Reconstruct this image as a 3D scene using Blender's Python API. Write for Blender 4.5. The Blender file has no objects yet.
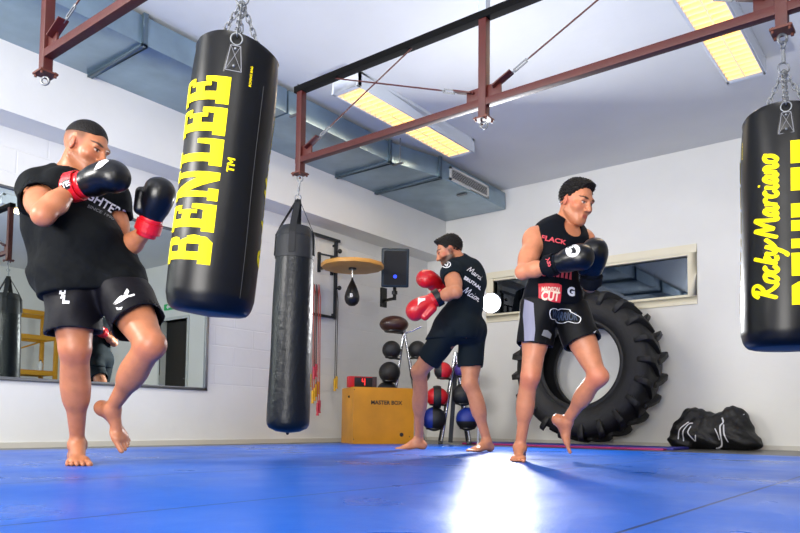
import bpy, bmesh, math, random
import numpy as np
from mathutils import Vector, Matrix
from mathutils.bvhtree import BVHTree
random.seed(7)
SC = bpy.context.scene
COL = SC.collection
PI = math.pi
V = Vector

# ------------------------------------------------------------------ camera model (pixels <-> places)
FPX, YAW, PITCH, ROLL, SHIFT = 706.59, .6629, .0606, .0114, 114.1
CAM = V((0, 0, .22))
_F = V((-math.sin(YAW)*math.cos(PITCH), math.cos(YAW)*math.cos(PITCH), math.sin(PITCH)))
_R0 = V((math.cos(YAW), math.sin(YAW), 0)); _U0 = _R0.cross(_F)
_R = math.cos(ROLL)*_R0 + math.sin(ROLL)*_U0
_U = -math.sin(ROLL)*_R0 + math.cos(ROLL)*_U0
def at(px, py, dep):
    return CAM + (_F + _R*((px-400)/FPX) - _U*((py-266.5-SHIFT)/FPX))*dep
def atz(px, z, dep):
    p = at(px, 400, dep); return V((p.x, p.y, z))

# ------------------------------------------------------------------ materials
def lin(c):
    if isinstance(c, str):
        c = c.lstrip('#'); c = [int(c[i:i+2], 16)/255 for i in (0, 2, 4)]
        return tuple((x/12.92 if x <= .04045 else ((x+.055)/1.055)**2.4) for x in c)
    return tuple(c)
def mat(name, col, rough=.5, metal=0., bump=0., bscale=40., var=0., vscale=3., spec=None, coat=0., emit=None, estr=0., attr=None, sss=0., sheen=0., detail=6, bdist=.02):
    m = bpy.data.materials.new(name); m.use_nodes = True
    nt = m.node_tree; b = nt.nodes['Principled BSDF']
    c = lin(col)
    b.inputs['Base Color'].default_value = (*c, 1)
    b.inputs['Roughness'].default_value = rough
    b.inputs['Metallic'].default_value = metal
    if spec is not None: b.inputs['Specular IOR Level'].default_value = spec
    if coat: b.inputs['Coat Weight'].default_value = coat; b.inputs['Coat Roughness'].default_value = .15
    if sheen: b.inputs['Sheen Weight'].default_value = sheen
    if sss:
        b.inputs['Subsurface Weight'].default_value = sss
        b.inputs['Subsurface Radius'].default_value = (.012, .005, .003); b.inputs['Subsurface Scale'].default_value = 1
    if emit: b.inputs['Emission Color'].default_value = (*lin(emit), 1); b.inputs['Emission Strength'].default_value = estr
    tc = nt.nodes.new('ShaderNodeTexCoord')
    src = None
    if attr:
        a = nt.nodes.new('ShaderNodeAttribute'); a.attribute_name = attr; src = a.outputs['Color']
        nt.links.new(src, b.inputs['Base Color'])
    if var:
        n = nt.nodes.new('ShaderNodeTexNoise'); n.inputs['Scale'].default_value = vscale; n.inputs['Detail'].default_value = detail
        nt.links.new(tc.outputs['Object'], n.inputs['Vector'])
        mr = nt.nodes.new('ShaderNodeMapRange'); mr.inputs[1].default_value = .3; mr.inputs[2].default_value = .7
        mr.inputs[3].default_value = 1-var; mr.inputs[4].default_value = 1+var
        nt.links.new(n.outputs['Fac'], mr.inputs[0])
        mx = nt.nodes.new('ShaderNodeVectorMath'); mx.operation = 'SCALE'
        if src: nt.links.new(src, mx.inputs[0])
        else: mx.inputs[0].default_value = c
        nt.links.new(mr.outputs[0], mx.inputs['Scale']); nt.links.new(mx.outputs[0], b.inputs['Base Color'])
    if bump:
        n = nt.nodes.new('ShaderNodeTexNoise'); n.inputs['Scale'].default_value = bscale; n.inputs['Detail'].default_value = 3
        nt.links.new(tc.outputs['Object'], n.inputs['Vector'])
        bp = nt.nodes.new('ShaderNodeBump'); bp.inputs['Strength'].default_value = bump; bp.inputs['Distance'].default_value = bdist
        nt.links.new(n.outputs['Fac'], bp.inputs['Height']); nt.links.new(bp.outputs[0], b.inputs['Normal'])
    return m

# ------------------------------------------------------------------ object helpers
INV = {}
def root(name, loc, label, cat, group=None, rotz=0.):
    o = bpy.data.objects.new(name, None); COL.objects.link(o)
    o.empty_display_size = .1
    o.location = loc; o.rotation_euler = (0, 0, rotz)
    M = Matrix.Translation(V(loc)) @ Matrix.Rotation(rotz, 4, 'Z')
    INV[o.name] = M.inverted()
    tag(o, label, cat, group); return o
def tag(o, label=None, cat=None, group=None, kind=None):
    if label: o['label'] = label
    if cat: o['category'] = cat
    if group: o['group'] = group
    if kind: o['kind'] = kind
    return o
def link(name, me, m, parent=None, world=True, smooth=False, origin=None):
    if m is not None and len(me.materials) == 0: me.materials.append(m)
    if smooth: me.polygons.foreach_set('use_smooth', [True]*len(me.polygons))
    o = bpy.data.objects.new(name, me); COL.objects.link(o)
    if parent is not None:
        o.parent = parent; INV[o.name] = INV[parent.name]
        if world: me.transform(INV[parent.name])
    else:
        if origin is not None:
            me.transform(Matrix.Translation(-V(origin))); o.location = origin
            INV[o.name] = Matrix.Translation(-V(origin))
        else: INV[o.name] = Matrix.Identity(4)
    me.update(); return o
def frame(d, up=(0, 0, 1)):
    d = V(d).normalized(); u = V(up)
    if abs(d.dot(u.normalized())) > .98: u = V((1, 0, 0))
    r = d.cross(u).normalized(); u = r.cross(d).normalized(); return d, r, u
class MB:
    def __init__(s): s.v = []; s.f = []
    def add(s, vs, fs):
        n = len(s.v); s.v += [tuple(x) for x in vs]; s.f += [tuple(i+n for i in f) for f in fs]; return s
    def box(s, c, size, axes=None):
        c = V(c); a = axes or (V((1, 0, 0)), V((0, 1, 0)), V((0, 0, 1)))
        vs = []
        for k in (-1, 1):
            for j in (-1, 1):
                for i in (-1, 1): vs.append(c + a[0]*(i*size[0]/2) + a[1]*(j*size[1]/2) + a[2]*(k*size[2]/2))
        return s.add(vs, [(0, 2, 3, 1), (4, 5, 7, 6), (0, 1, 5, 4), (2, 6, 7, 3), (0, 4, 6, 2), (1, 3, 7, 5)])
    def bb(s, lo, hi):
        return s.box([(a+b)/2 for a, b in zip(lo, hi)], [abs(b-a) for a, b in zip(lo, hi)])
    def bar(s, a, b, w, h, up=(0, 0, 1)):
        a = V(a); b = V(b); d, r, u = frame(b-a, up)
        return s.box((a+b)/2, ((b-a).length, w, h), (d, r, u))
    def tube(s, pts, r, n=10, closed=False, cap=True):
        pts = [V(p) for p in pts]; m = len(pts)
        rs = r if isinstance(r, (list, tuple)) else [r]*m
        rings = []; u = None
        for i, p in enumerate(pts):
            if closed: t = pts[(i+1) % m]-pts[i-1]
            else: t = pts[min(i+1, m-1)]-pts[max(i-1, 0)]
            t.normalize()
            if u is None: _, _, u = frame(t)
            u = (u - t*u.dot(t)).normalized(); w = t.cross(u)
            rings.append([p + (u*math.cos(k*2*PI/n) + w*math.sin(k*2*PI/n))*rs[i] for k in range(n)])
        vs = [x for q in rings for x in q]; fs = []
        for i in range(m if closed else m-1):
            j = (i+1) % m
            for k in range(n): fs.append((i*n+k, i*n+(k+1) % n, j*n+(k+1) % n, j*n+k))
        if cap and not closed: fs.append(tuple(range(n-1, -1, -1))); fs.append(tuple((m-1)*n+k for k in range(n)))
        return s.add(vs, fs)
    def cyl(s, a, b, r, n=16, r2=None): return s.tube([a, b], [r, r if r2 is None else r2], n)
    def lathe(s, prof, origin, axis=(0, 0, 1), n=32, ref=(1, 0, 0), cap=True):
        o = V(origin); d = V(axis).normalized(); u = V(ref); u = (u-d*u.dot(d)).normalized(); w = d.cross(u)
        vs = []; fs = []; m = len(prof)
        for r, h in prof:
            for k in range(n): vs.append(o + d*h + (u*math.cos(2*PI*k/n)+w*math.sin(2*PI*k/n))*r)
        for i in range(m-1):
            for k in range(n): fs.append((i*n+k, i*n+(k+1) % n, (i+1)*n+(k+1) % n, (i+1)*n+k))
        if cap and prof[0][0] > 1e-5: fs.append(tuple(range(n-1, -1, -1)))
        if cap and prof[-1][0] > 1e-5: fs.append(tuple((m-1)*n+k for k in range(n)))
        return s.add(vs, fs)
    def prism(s, poly, o, ax, ay, az, depth):
        o = V(o); ax = V(ax); ay = V(ay); az = V(az); n = len(poly)
        vs = [o+ax*x+ay*y for x, y in poly]+[o+ax*x+ay*y+az*depth for x, y in poly]
        fs = [tuple(range(n-1, -1, -1)), tuple(range(n, 2*n))]+[(i, (i+1) % n, n+(i+1) % n, n+i) for i in range(n)]
        return s.add(vs, fs)
    def sphere(s, c, r, n=20, m=12, axes=None):
        r = (r, r, r) if isinstance(r, (int, float)) else r; c = V(c)
        a = axes or (V((1, 0, 0)), V((0, 1, 0)), V((0, 0, 1)))
        vs = []; fs = []
        for i in range(m+1):
            th = PI*i/m
            for k in range(n):
                ph = 2*PI*k/n
                vs.append(c+a[0]*(r[0]*math.sin(th)*math.cos(ph))+a[1]*(r[1]*math.sin(th)*math.sin(ph))+a[2]*(r[2]*-math.cos(th)))
        for i in range(m):
            for k in range(n): fs.append((i*n+k, i*n+(k+1) % n, (i+1)*n+(k+1) % n, (i+1)*n+k))
        return s.add(vs, fs)
    def mesh(s, name, bevel=0., seg=2, merge=True):
        me = bpy.data.meshes.new(name); me.from_pydata(s.v, [], s.f); me.update()
        bm = bmesh.new(); bm.from_mesh(me)
        if merge: bmesh.ops.remove_doubles(bm, verts=bm.verts, dist=1e-5)
        bmesh.ops.recalc_face_normals(bm, faces=bm.faces)
        if bevel:
            es = [e for e in bm.edges if e.is_manifold and e.calc_face_angle(0) > .6]
            bmesh.ops.bevel(bm, geom=es, offset=bevel, segments=seg, affect='EDGES', profile=.6, clamp_overlap=True)
        for f in bm.faces: f.smooth = True
        for e in bm.edges: e.smooth = not (e.is_manifold and e.calc_face_angle(0) > .7)
        bm.to_mesh(me); bm.free(); return me
    def build(s, name, m, parent=None, bevel=0., seg=2, origin=None, merge=True):
        return link(name, s.mesh(name, bevel, seg, merge), m, parent, origin=origin)
def bxo(name, lo, hi, m, bevel=0., parent=None, kind=None, **k):
    o = MB().bb(lo, hi).build(name, m, parent, bevel)
    if kind: o['kind'] = kind
    return o
def chain(mb, a, b, L=.034, w=.009, r=.0028):
    a = V(a); b = V(b); d, s, u = frame(b-a); n = max(2, int((b-a).length/(L*.72)))
    for i in range(n):
        c = a+(b-a)*((i+.5)/n); x = s if i % 2 else u
        pts = []
        for k in range(12):
            t = 2*PI*k/12; pts.append(c + d*((L/2-w)*(1 if math.cos(t) > 0 else -1)+w*math.cos(t)) + x*(w*math.sin(t)))
        mb.tube(pts, r, 6, closed=True)
def ring(mb, c, R, r, ax1, ax2, n=20):
    c = V(c); mb.tube([c+V(ax1)*R*math.cos(2*PI*k/n)+V(ax2)*R*math.sin(2*PI*k/n) for k in range(n)], r, 8, closed=True)

# flat lettering ----------------------------------------------------------------
def text_flat(s, bold=0.0, shear=0.):
    cu = bpy.data.curves.new('txt', 'FONT'); cu.body = s; cu.align_x = 'CENTER'; cu.align_y = 'CENTER'; cu.offset = bold; cu.shear = shear
    cu.resolution_u = 3
    o = bpy.data.objects.new('txt', cu); COL.objects.link(o)
    dg = bpy.context.evaluated_depsgraph_get(); me = bpy.data.meshes.new_from_object(o.evaluated_get(dg))
    bpy.data.objects.remove(o); bpy.data.curves.remove(cu)
    me.materials.clear()
    bm = bmesh.new(); bm.from_mesh(me); bpy.data.meshes.remove(me); return bm
def poly_flat(polys):
    bm = bmesh.new()
    for i, p in enumerate(polys):
        vs = [bm.verts.new((x, y, i*.0004)) for x, y in p]; bm.faces.new(vs)
    return bm
def catmull(p, n=6):
    out = []
    q = [p[0]]+list(p)+[p[-1]]
    for i in range(1, len(q)-2):
        for k in range(n):
            t = k/n; a, b, c, d = q[i-1], q[i], q[i+1], q[i+2]
            out.append(tuple(.5*((2*b[j])+(-a[j]+c[j])*t+(2*a[j]-5*b[j]+4*c[j]-d[j])*t*t+(-a[j]+3*b[j]-3*c[j]+d[j])*t**3) for j in (0, 1)))
    out.append(tuple(p[-1])); return out
def strokes_flat(strokes, w=.1):
    bm = bmesh.new()
    for i, st in enumerate(strokes):
        p = catmull(st, 6) if len(st) > 2 else [st[0], st[1]]
        L = []; R = []
        for k, q in enumerate(p):
            a = p[max(0, k-1)]; b = p[min(len(p)-1, k+1)]; dx, dy = b[0]-a[0], b[1]-a[1]; l = math.hypot(dx, dy) or 1
            ww = w/2*(.55 if k in (0, len(p)-1) else 1.)
            L.append(bm.verts.new((q[0]-dy/l*ww, q[1]+dx/l*ww, i*.0004))); R.append(bm.verts.new((q[0]+dy/l*ww, q[1]-dx/l*ww, i*.0004)))
        for k in range(len(p)-1): bm.faces.new((L[k], R[k], R[k+1], L[k+1]))
    return bm
def slice_bm(bm, dx, dy):
    xs = [v.co.x for v in bm.verts]; ys = [v.co.y for v in bm.verts]
    for ax, lo, hi, d in ((0, min(xs), max(xs), dx), (1, min(ys), max(ys), dy)):
        if not d: continue
        k = math.floor(lo/d)+1
        while k*d < hi:
            co = [0, 0, 0]; no = [0, 0, 0]; co[ax] = k*d; no[ax] = 1
            bmesh.ops.bisect_plane(bm, geom=bm.verts[:]+bm.edges[:]+bm.faces[:], plane_co=co, plane_no=no, dist=1e-6); k += 1
    return bm
def bm_fit(bm, w, h=None):
    xs = [v.co.x for v in bm.verts]; ys = [v.co.y for v in bm.verts]
    cx, cy = (min(xs)+max(xs))/2, (min(ys)+max(ys))/2; sx = w/(max(xs)-min(xs)); sy = sx if h is None else h/(max(ys)-min(ys))
    for v in bm.verts: v.co.x = (v.co.x-cx)*sx; v.co.y = (v.co.y-cy)*sy; v.co.z *= sx if h is None else min(sx, sy)
    return bm
def place_bm(bm, name, o, ax, ay, m, parent=None, off=.0015):
    o = V(o); ax = V(ax).normalized(); ay = V(ay).normalized(); az = ax.cross(ay)
    for v in bm.verts: v.co = o+ax*v.co.x+ay*v.co.y+az*(off+v.co.z*.1)
    me = bpy.data.meshes.new(name); bm.to_mesh(me); bm.free(); return link(name, me, m, parent)
def decal(bm, name, o, ax, ay, target_bvh, m, parent, off=.003, step=.012, reach=.6):
    """lay flat lettering onto a garment: every point goes straight back onto the cloth"""
    slice_bm(bm, step, step)
    o = V(o); ax = V(ax).normalized(); ay = V(ay); ay = (ay-ax*ay.dot(ax)).normalized(); az = ax.cross(ay)
    bad = []
    for v in bm.verts:
        z = v.co.z
        p = o+ax*v.co.x+ay*v.co.y+az*reach
        hit = target_bvh.ray_cast(p, -az, reach*2)
        if hit[0] is None: bad.append(v); v.co = p-az*reach
        else: v.co = hit[0]+az*(off+z*.3)
    if bad: bmesh.ops.delete(bm, geom=bad, context='VERTS')
    me = bpy.data.meshes.new(name); bm.to_mesh(me); bm.free(); return link(name, me, m, parent)

GL = {
 'B': (.92, [[(0,0),(.7,0),(.86,.1),(.86,.2),(0,.2)], [(0,.8),(.82,.8),(.82,.9),(.68,1),(0,1)], [(.12,.2),(.37,.2),(.37,.8),(.12,.8)], [(.37,.42),(.8,.42),(.76,.5),(.76,.5),(.7,.58),(.37,.58)],
             [(.62,.2),(.88,.2),(.9,.3),(.86,.42),(.62,.42)], [(.58,.58),(.8,.58),(.84,.68),(.82,.8),(.58,.8)]]),
 'E': (.88, [[(0,0),(.86,0),(.86,.2),(0,.2)], [(0,.8),(.82,.8),(.82,1),(0,1)], [(.12,.2),(.38,.2),(.38,.8),(.12,.8)], [(.38,.41),(.56,.41),(.56,.59),(.38,.59)], [(.56,.3),(.68,.3),(.68,.7),(.56,.7)],
             [(.68,.2),(.86,.2),(.86,.4),(.72,.4)], [(.66,.8),(.66,.62),(.82,.62),(.82,.8)]]),
 'L': (.86, [[(0,0),(.84,0),(.84,.2),(0,.2)], [(.12,.2),(.38,.2),(.38,.84),(.12,.84)], [(0,.84),(.5,.84),(.5,1),(0,1)], [(.66,.2),(.84,.2),(.84,.44),(.7,.44)]]),
 'N': (1.0, [[(.1,.16),(.28,.16),(.28,.84),(.1,.84)], [(0,.84),(.34,.84),(.34,1),(0,1)], [(0,0),(.38,0),(.38,.16),(0,.16)], [(.72,.16),(.9,.16),(.9,.84),(.72,.84)], [(.62,.84),(1,.84),(1,1),(.62,1)],
             [(.28,.84),(.28,.52),(.66,0),(.72,0),(.72,.34),(.36,.84)], [(.72,0),(.9,0),(.9,.16),(.72,.16)]]),
 'T': (.8, [[(0,.8),(.8,.8),(.8,1),(0,1)], [(.28,0),(.52,0),(.52,.8),(.28,.8)]]),
 'M': (1.0, [[(0,0),(.22,0),(.22,1),(0,1)], [(.78,0),(1,0),(1,1),(.78,1)], [(.22,1),(.22,.62),(.5,.2),(.5,.55)], [(.78,1),(.78,.62),(.5,.2),(.5,.55)]]),
}
def slab(s, gap=.1):
    x = 0; P = []
    for ch in s:
        w, ps = GL[ch]
        for p in ps: P.append([(x+a, b) for a, b in p])
        x += w+gap
    return poly_flat(P)
SG = {
 'R': (.8, [[(.3,.95),(.2,.5),(.08,0)], [(.0,.72),(.18,.98),(.5,1.0),(.62,.8),(.45,.58),(.22,.5)], [(.26,.5),(.45,.22),(.72,.02),(.85,.08)]]),
 'o': (.46, [[(.3,.5),(.1,.4),(.05,.12),(.2,0),(.36,.15),(.38,.4),(.28,.5),(.5,.42)]]),
 'c': (.42, [[(.36,.42),(.25,.5),(.08,.32),(.08,.08),(.22,0),(.42,.14)]]),
 'k': (.5, [[(.3,1.),(.18,.5),(.08,0)], [(.12,.2),(.34,.46),(.42,.4),(.2,.24),(.3,.02),(.5,.06)]]),
 'y': (.6, [[(.08,.5),(.06,.2),(.16,.08),(.32,.2),(.42,.5)], [(.42,.5),(.3,0),(.12,-.34),(0,-.3)], [(.3,.05),(.55,.2),(.8,.5)]]),
 'M': (1.05, [[(.0,-.02),(.14,.5),(.3,1.)], [(.3,1.),(.36,.5),(.42,.1)], [(.42,.1),(.62,.6),(.86,1.)], [(.86,1.),(.84,.4),(.9,0),(1.08,.1)]]),
 'a': (.5, [[(.36,.46),(.2,.5),(.05,.25),(.1,.02),(.25,.1),(.38,.45)], [(.38,.5),(.34,.15),(.42,0),(.55,.12)]]),
 'r': (.42, [[(.1,.5),(.1,.25),(.08,0)], [(.08,.2),(.2,.44),(.36,.48),(.4,.36)]]),
 'i': (.3, [[(.12,.5),(.08,.15),(.14,0),(.3,.1)], [(.18,.7),(.22,.78)]]),
 'n': (.52, [[(.1,.5),(.08,.25),(.05,0)], [(.06,.2),(.22,.48),(.34,.4),(.3,.12),(.38,0),(.54,.12)]]),
 ' ': (.3, []),
}
def script(s, w=.13, sl=.22):
    x = 0; S = []
    for ch in s:
        a, ps = SG[ch]
        for p in ps: S.append([(x+q[0]+q[1]*sl, q[1]) for q in p])
        x += a
    return strokes_flat(S, w)

# ------------------------------------------------------------------ shared materials
M_black = mat('black_leather', '#040508', .36, bump=.05, bscale=12, spec=.28)
M_black2 = mat('black_canvas', '#050c13', .38, spec=.35, bump=.2, bscale=25)
M_blackm = mat('black_plastic', '#0a0a0b', .4)
M_chrome = mat('chrome', '#c9ccd0', .22, 1.)
M_steel = mat('dark_steel', '#3a3d41', .4, .8)
M_zinc = mat('zinc_steel', '#7f8285', .5, .85)
M_yel = mat('yellow_print', '#ffe600', .6, spec=.2)
M_redpaint = mat('red_oxide_paint', '#48120c', .5, var=.12, vscale=14, bump=.06, bscale=60)
M_white = mat('white_print', '#e9e9ea', .5)
M_grey = mat('grey_print', '#77787c', .6)
M_redprint = mat('red_print', '#d8343c', .5)

# ------------------------------------------------------------------ the room
XL, YB, XR, YF, H = -5.92, 8.2, 3.5, -3.2, 3.37
def wall_mat(name, col, brick=False):
    m = mat(name, col, .55, var=.035, vscale=1.3, spec=.35)
    nt = m.node_tree; b = nt.nodes['Principled BSDF']; tc = nt.nodes.new('ShaderNodeTexCoord')
    n = nt.nodes.new('ShaderNodeTexNoise'); n.inputs['Scale'].default_value = 9; n.inputs['Detail'].default_value = 8
    nt.links.new(tc.outputs['Object'], n.inputs['Vector'])
    bp = nt.nodes.new('ShaderNodeBump'); bp.inputs['Strength'].default_value = .12; bp.inputs['Distance'].default_value = .02
    nt.links.new(n.outputs['Fac'], bp.inputs['Height']); last = bp
    if brick:
        sp = nt.nodes.new('ShaderNodeSeparateXYZ'); cb = nt.nodes.new('ShaderNodeCombineXYZ')
        nt.links.new(tc.outputs['Object'], sp.inputs[0]); nt.links.new(sp.outputs['Y'], cb.inputs['X']); nt.links.new(sp.outputs['Z'], cb.inputs['Y'])
        br = nt.nodes.new('ShaderNodeTexBrick'); br.inputs['Scale'].default_value = 1; br.inputs['Brick Width'].default_value = .5; br.inputs['Row Height'].default_value = .2
        br.inputs['Mortar Size'].default_value = .008; br.inputs['Mortar Smooth'].default_value = .6
        br.inputs['Color1'].default_value = br.inputs['Color2'].default_value = (1, 1, 1, 1); br.inputs['Mortar'].default_value = (0, 0, 0, 1)
        nt.links.new(cb.outputs[0], br.inputs['Vector'])
        b2 = nt.nodes.new('ShaderNodeBump'); b2.inputs['Strength'].default_value = .3; b2.inputs['Distance'].default_value = .012
        nt.links.new(br.outputs['Color'], b2.inputs['Height']); nt.links.new(bp.outputs[0], b2.inputs['Normal']); last = b2
    nt.links.new(last.outputs[0], b.inputs['Normal']); return m
M_wall = wall_mat('white_plaster', '#e4e4df'); M_brick = wall_mat('painted_block', '#e4e4df', True); M_ceil = wall_mat('ceiling_paint', '#e2e3df')
M_trim = mat('cream_paint', '#e9e2c8', .45)
S = dict(kind='structure')
M_floorgrey = mat('grey_screed', '#4c4b49', .35, var=.1, vscale=2)
bxo('floor', (XL-.2, YF-.2, -.15), (XR+.2, YB+.2, -.012), M_floorgrey, **S)
bxo('ceiling', (XL-.2, YF-.2, H), (XR+.2, YB+.2, H+.15), M_ceil, **S)
bxo('wall_left', (XL-.2, YF-.2, -.1), (XL, YB+.2, H), M_brick, **S)
bxo('wall_right', (XR, YF-.2, -.1), (XR+.2, YB+.2, H), M_wall, **S)
bxo('wall_front', (XL, YF-.2, -.1), (XR, YF, H), M_wall, **S)
# back wall with the window opening and the doorway
WX0, WX1, WZ0, WZ1 = -4.82, -2.30, 1.68, 2.18
DX0, DX1, DZ = -.17, .72, 2.22
w = MB()
for lo, hi in (((XL, YB, -.1), (WX0, YB+.2, H)), ((WX0, YB, -.1), (WX1, YB+.2, WZ0)), ((WX0, YB, WZ1), (WX1, YB+.2, H)), ((WX1, YB, -.1), (DX0, YB+.2, H)),
               ((DX0, YB, DZ), (DX1, YB+.2, H)), ((DX1, YB, -.1), (XR, YB+.2, H))): w.bb(lo, hi)
w.build('wall_back', M_wall)['kind'] = 'structure'
# beam (fascia and soffit) over the left wall, plain dado below the mirror
bxo('trim_1', (XL+.001, YF, 2.56), (-5.6, YB-.001, H-.001), M_wall, **S)
bxo('trim_2', (XL, YF, -.05), (XL+.012, YB, .545), M_wall, **S)
M_base = mat('grey_baseboard', '#c9c6bb', .5)
bxo('baseboard_left', (XL, YF, -.02), (XL+.022, YB-.02, .035), M_base, **S)
bxo('baseboard_back', (XL+.02, YB-.01, -.02), (DX0-.08, YB, .035), M_base, **S)
# blue sports mat over the floor
M_mat = mat('blue_vinyl', '#0058c0', .3, var=.16, vscale=.9, spec=.25)
nt = M_mat.node_tree; b = nt.nodes['Principled BSDF']; tc = nt.nodes.new('ShaderNodeTexCoord')
mp = nt.nodes.new('ShaderNodeMapping'); mp.inputs['Rotation'].default_value = (0, 0, PI/2); mp.inputs['Location'].default_value = (0, .55, 0); nt.links.new(tc.outputs['Object'], mp.inputs[0])
br = nt.nodes.new('ShaderNodeTexBrick'); br.inputs['Scale'].default_value = 1; br.inputs['Brick Width'].default_value = 6; br.inputs['Row Height'].default_value = 1
br.inputs['Mortar Size'].default_value = .006; br.inputs['Mortar Smooth'].default_value = .3
br.inputs['Color1'].default_value = (1, 1, 1, 1); br.inputs['Color2'].default_value = (.97, .97, .97, 1); br.inputs['Mortar'].default_value = (.25, .25, .25, 1)
nt.links.new(mp.outputs[0], br.inputs['Vector'])
src = b.inputs['Base Color'].links[0].from_socket
mul = nt.nodes.new('ShaderNodeVectorMath'); mul.operation = 'MULTIPLY'; nt.links.new(src, mul.inputs[0]); nt.links.new(br.outputs['Color'], mul.inputs[1]); nt.links.new(mul.outputs[0], b.inputs['Base Color'])
ns = nt.nodes.new('ShaderNodeTexNoise'); ns.inputs['Scale'].default_value = 5; ns.inputs['Detail'].default_value = 3; nt.links.new(tc.outputs['Object'], ns.inputs['Vector'])
n3 = nt.nodes.new('ShaderNodeTexNoise'); n3.inputs['Scale'].default_value = 140; n3.inputs['Detail'].default_value = 2; nt.links.new(tc.outputs['Object'], n3.inputs['Vector'])
b1 = nt.nodes.new('ShaderNodeBump'); b1.inputs['Strength'].default_value = .18; b1.inputs['Distance'].default_value = .02; nt.links.new(ns.outputs['Fac'], b1.inputs['Height'])
b3 = nt.nodes.new('ShaderNodeBump'); b3.inputs['Strength'].default_value = .15; b3.inputs['Distance'].default_value = .004; nt.links.new(n3.outputs['Fac'], b3.inputs['Height']); nt.links.new(b1.outputs[0], b3.inputs['Normal'])
b2 = nt.nodes.new('ShaderNodeBump'); b2.inputs['Strength'].default_value = .6; b2.inputs['Distance'].default_value = .004; nt.links.new(br.outputs['Color'], b2.inputs['Height']); nt.links.new(b3.outputs[0], b2.inputs['Normal'])
nt.links.new(b2.outputs[0], b.inputs['Normal'])
nr = nt.nodes.new('ShaderNodeTexNoise'); nr.inputs['Scale'].default_value = 1.4; nr.inputs['Detail'].default_value = 5; nt.links.new(tc.outputs['Object'], nr.inputs['Vector'])
mr = nt.nodes.new('ShaderNodeMapRange'); mr.inputs[1].default_value = .3; mr.inputs[2].default_value = .7; mr.inputs[3].default_value = .22; mr.inputs[4].default_value = .46; nt.links.new(nr.outputs['Fac'], mr.inputs[0]); nt.links.new(mr.outputs[0], b.inputs['Roughness'])
o = bxo('sports_mat', (-5.3, YF+.1, -.012), (XR-.05, 6.3, 0), M_mat)
tag(o, 'large blue vinyl training mat with seams covering the gym floor', 'mat')

# window: cream frame, dark glass, dark room behind
fr = MB()
for lo, hi in (((WX0-.1, YB-.02, WZ1), (WX1+.1, YB+.1, WZ1+.09)), ((WX0-.1, YB-.02, WZ0-.09), (WX1+.1, YB+.1, WZ0)), ((WX0-.1, YB-.02, WZ0), (WX0, YB+.1, WZ1)), ((WX1, YB-.02, WZ0), (WX1+.1, YB+.1, WZ1))): fr.bb(lo, hi)
win = fr.build('window_1', M_trim, bevel=.004); win['kind'] = 'structure'
ib = MB()
for lo, hi in (((WX0, YB-.008, WZ1-.03), (WX1, YB+.08, WZ1)), ((WX0, YB-.008, WZ0), (WX1, YB+.08, WZ0+.025))): ib.bb(lo, hi)
ib.build('window_frame', M_trim, win, .003)
mg = bpy.data.materials.new('dark_glass'); mg.use_nodes = True; nt = mg.node_tree; nt.nodes.clear()
out = nt.nodes.new('ShaderNodeOutputMaterial'); gl = nt.nodes.new('ShaderNodeBsdfGlossy'); gl.inputs['Roughness'].default_value = .02; gl.inputs['Color'].default_value = (.75, .85, 1, 1)
tr = nt.nodes.new('ShaderNodeBsdfTransparent'); tr.inputs['Color'].default_value = (.35, .4, .45, 1); mx = nt.nodes.new('ShaderNodeMixShader'); mx.inputs[0].default_value = .11
nt.links.new(tr.outputs[0], mx.inputs[1]); nt.links.new(gl.outputs[0], mx.inputs[2]); nt.links.new(mx.outputs[0], out.inputs[0])
bxo('pane', (WX0, YB+.05, WZ0), (WX1, YB+.056, WZ1), mg, parent=win)
M_dark = mat('dark_room_paint', '#2a3440', .8)
dr = MB()
for lo, hi in (((WX0-.3, YB+2.0, .6), (WX1+.3, YB+2.1, H)), ((WX0-.4, YB+.2, .6), (WX0-.3, YB+2.1, H)), ((WX1+.3, YB+.2, .6), (WX1+.4, YB+2.1, H)), ((WX0-.3, YB+.2, .5), (WX1+.3, YB+2.0, .6)), ((WX0-.3, YB+.2, H), (WX1+.3, YB+2.0, H+.1))): dr.bb(lo, hi)
dr.build('wall_side_room', M_dark)['kind'] = 'structure'
# doorway with dark corridor, seen only in the mirror
dk = MB()
for lo, hi in (((DX0-.06, YB-.02, -.01), (DX0, YB+.2, DZ+.06)), ((DX1, YB-.02, -.01), (DX1+.06, YB+.2, DZ+.06)), ((DX0, YB-.02, DZ), (DX1, YB+.2, DZ+.06))): dk.bb(lo, hi)
d1 = dk.build('door_1', mat('door_frame_paint', '#c9ccc8', .5)); d1['kind'] = 'structure'
bxo('door_leaf', (DX0, YB+.13, 0), (DX1, YB+.17, DZ), mat('dark_door', '#0c0d0f', .3), parent=d1)
hd = MB().cyl((DX0+.08, YB+.13, 1.05), (DX0+.08, YB+.08, 1.05), .01); hd.bar((DX0+.08, YB+.08, 1.05), (DX0+.2, YB+.08, 1.05), .018, .018); hd.build('door_handle', M_zinc, d1)
ex = root('exit_sign', (.45, YB, 2.49), 'small green emergency exit sign above the dark doorway, seen in the mirror', 'sign')
MB().bb((.3, YB-.03, 2.43), (.6, YB, 2.55)).build('panel', mat('green_sign', '#0a8f4a', .4, emit='#0a8f4a', estr=.5), ex, .003)
place_bm(bm_fit(poly_flat([[(0,.35),(.5,.35),(.5,.1),(1,.5),(.5,.9),(.5,.65),(0,.65)]]), .14), 'arrow', (.45, YB-.03, 2.49), (1, 0, 0), (0, 0, 1), M_white, ex)
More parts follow.
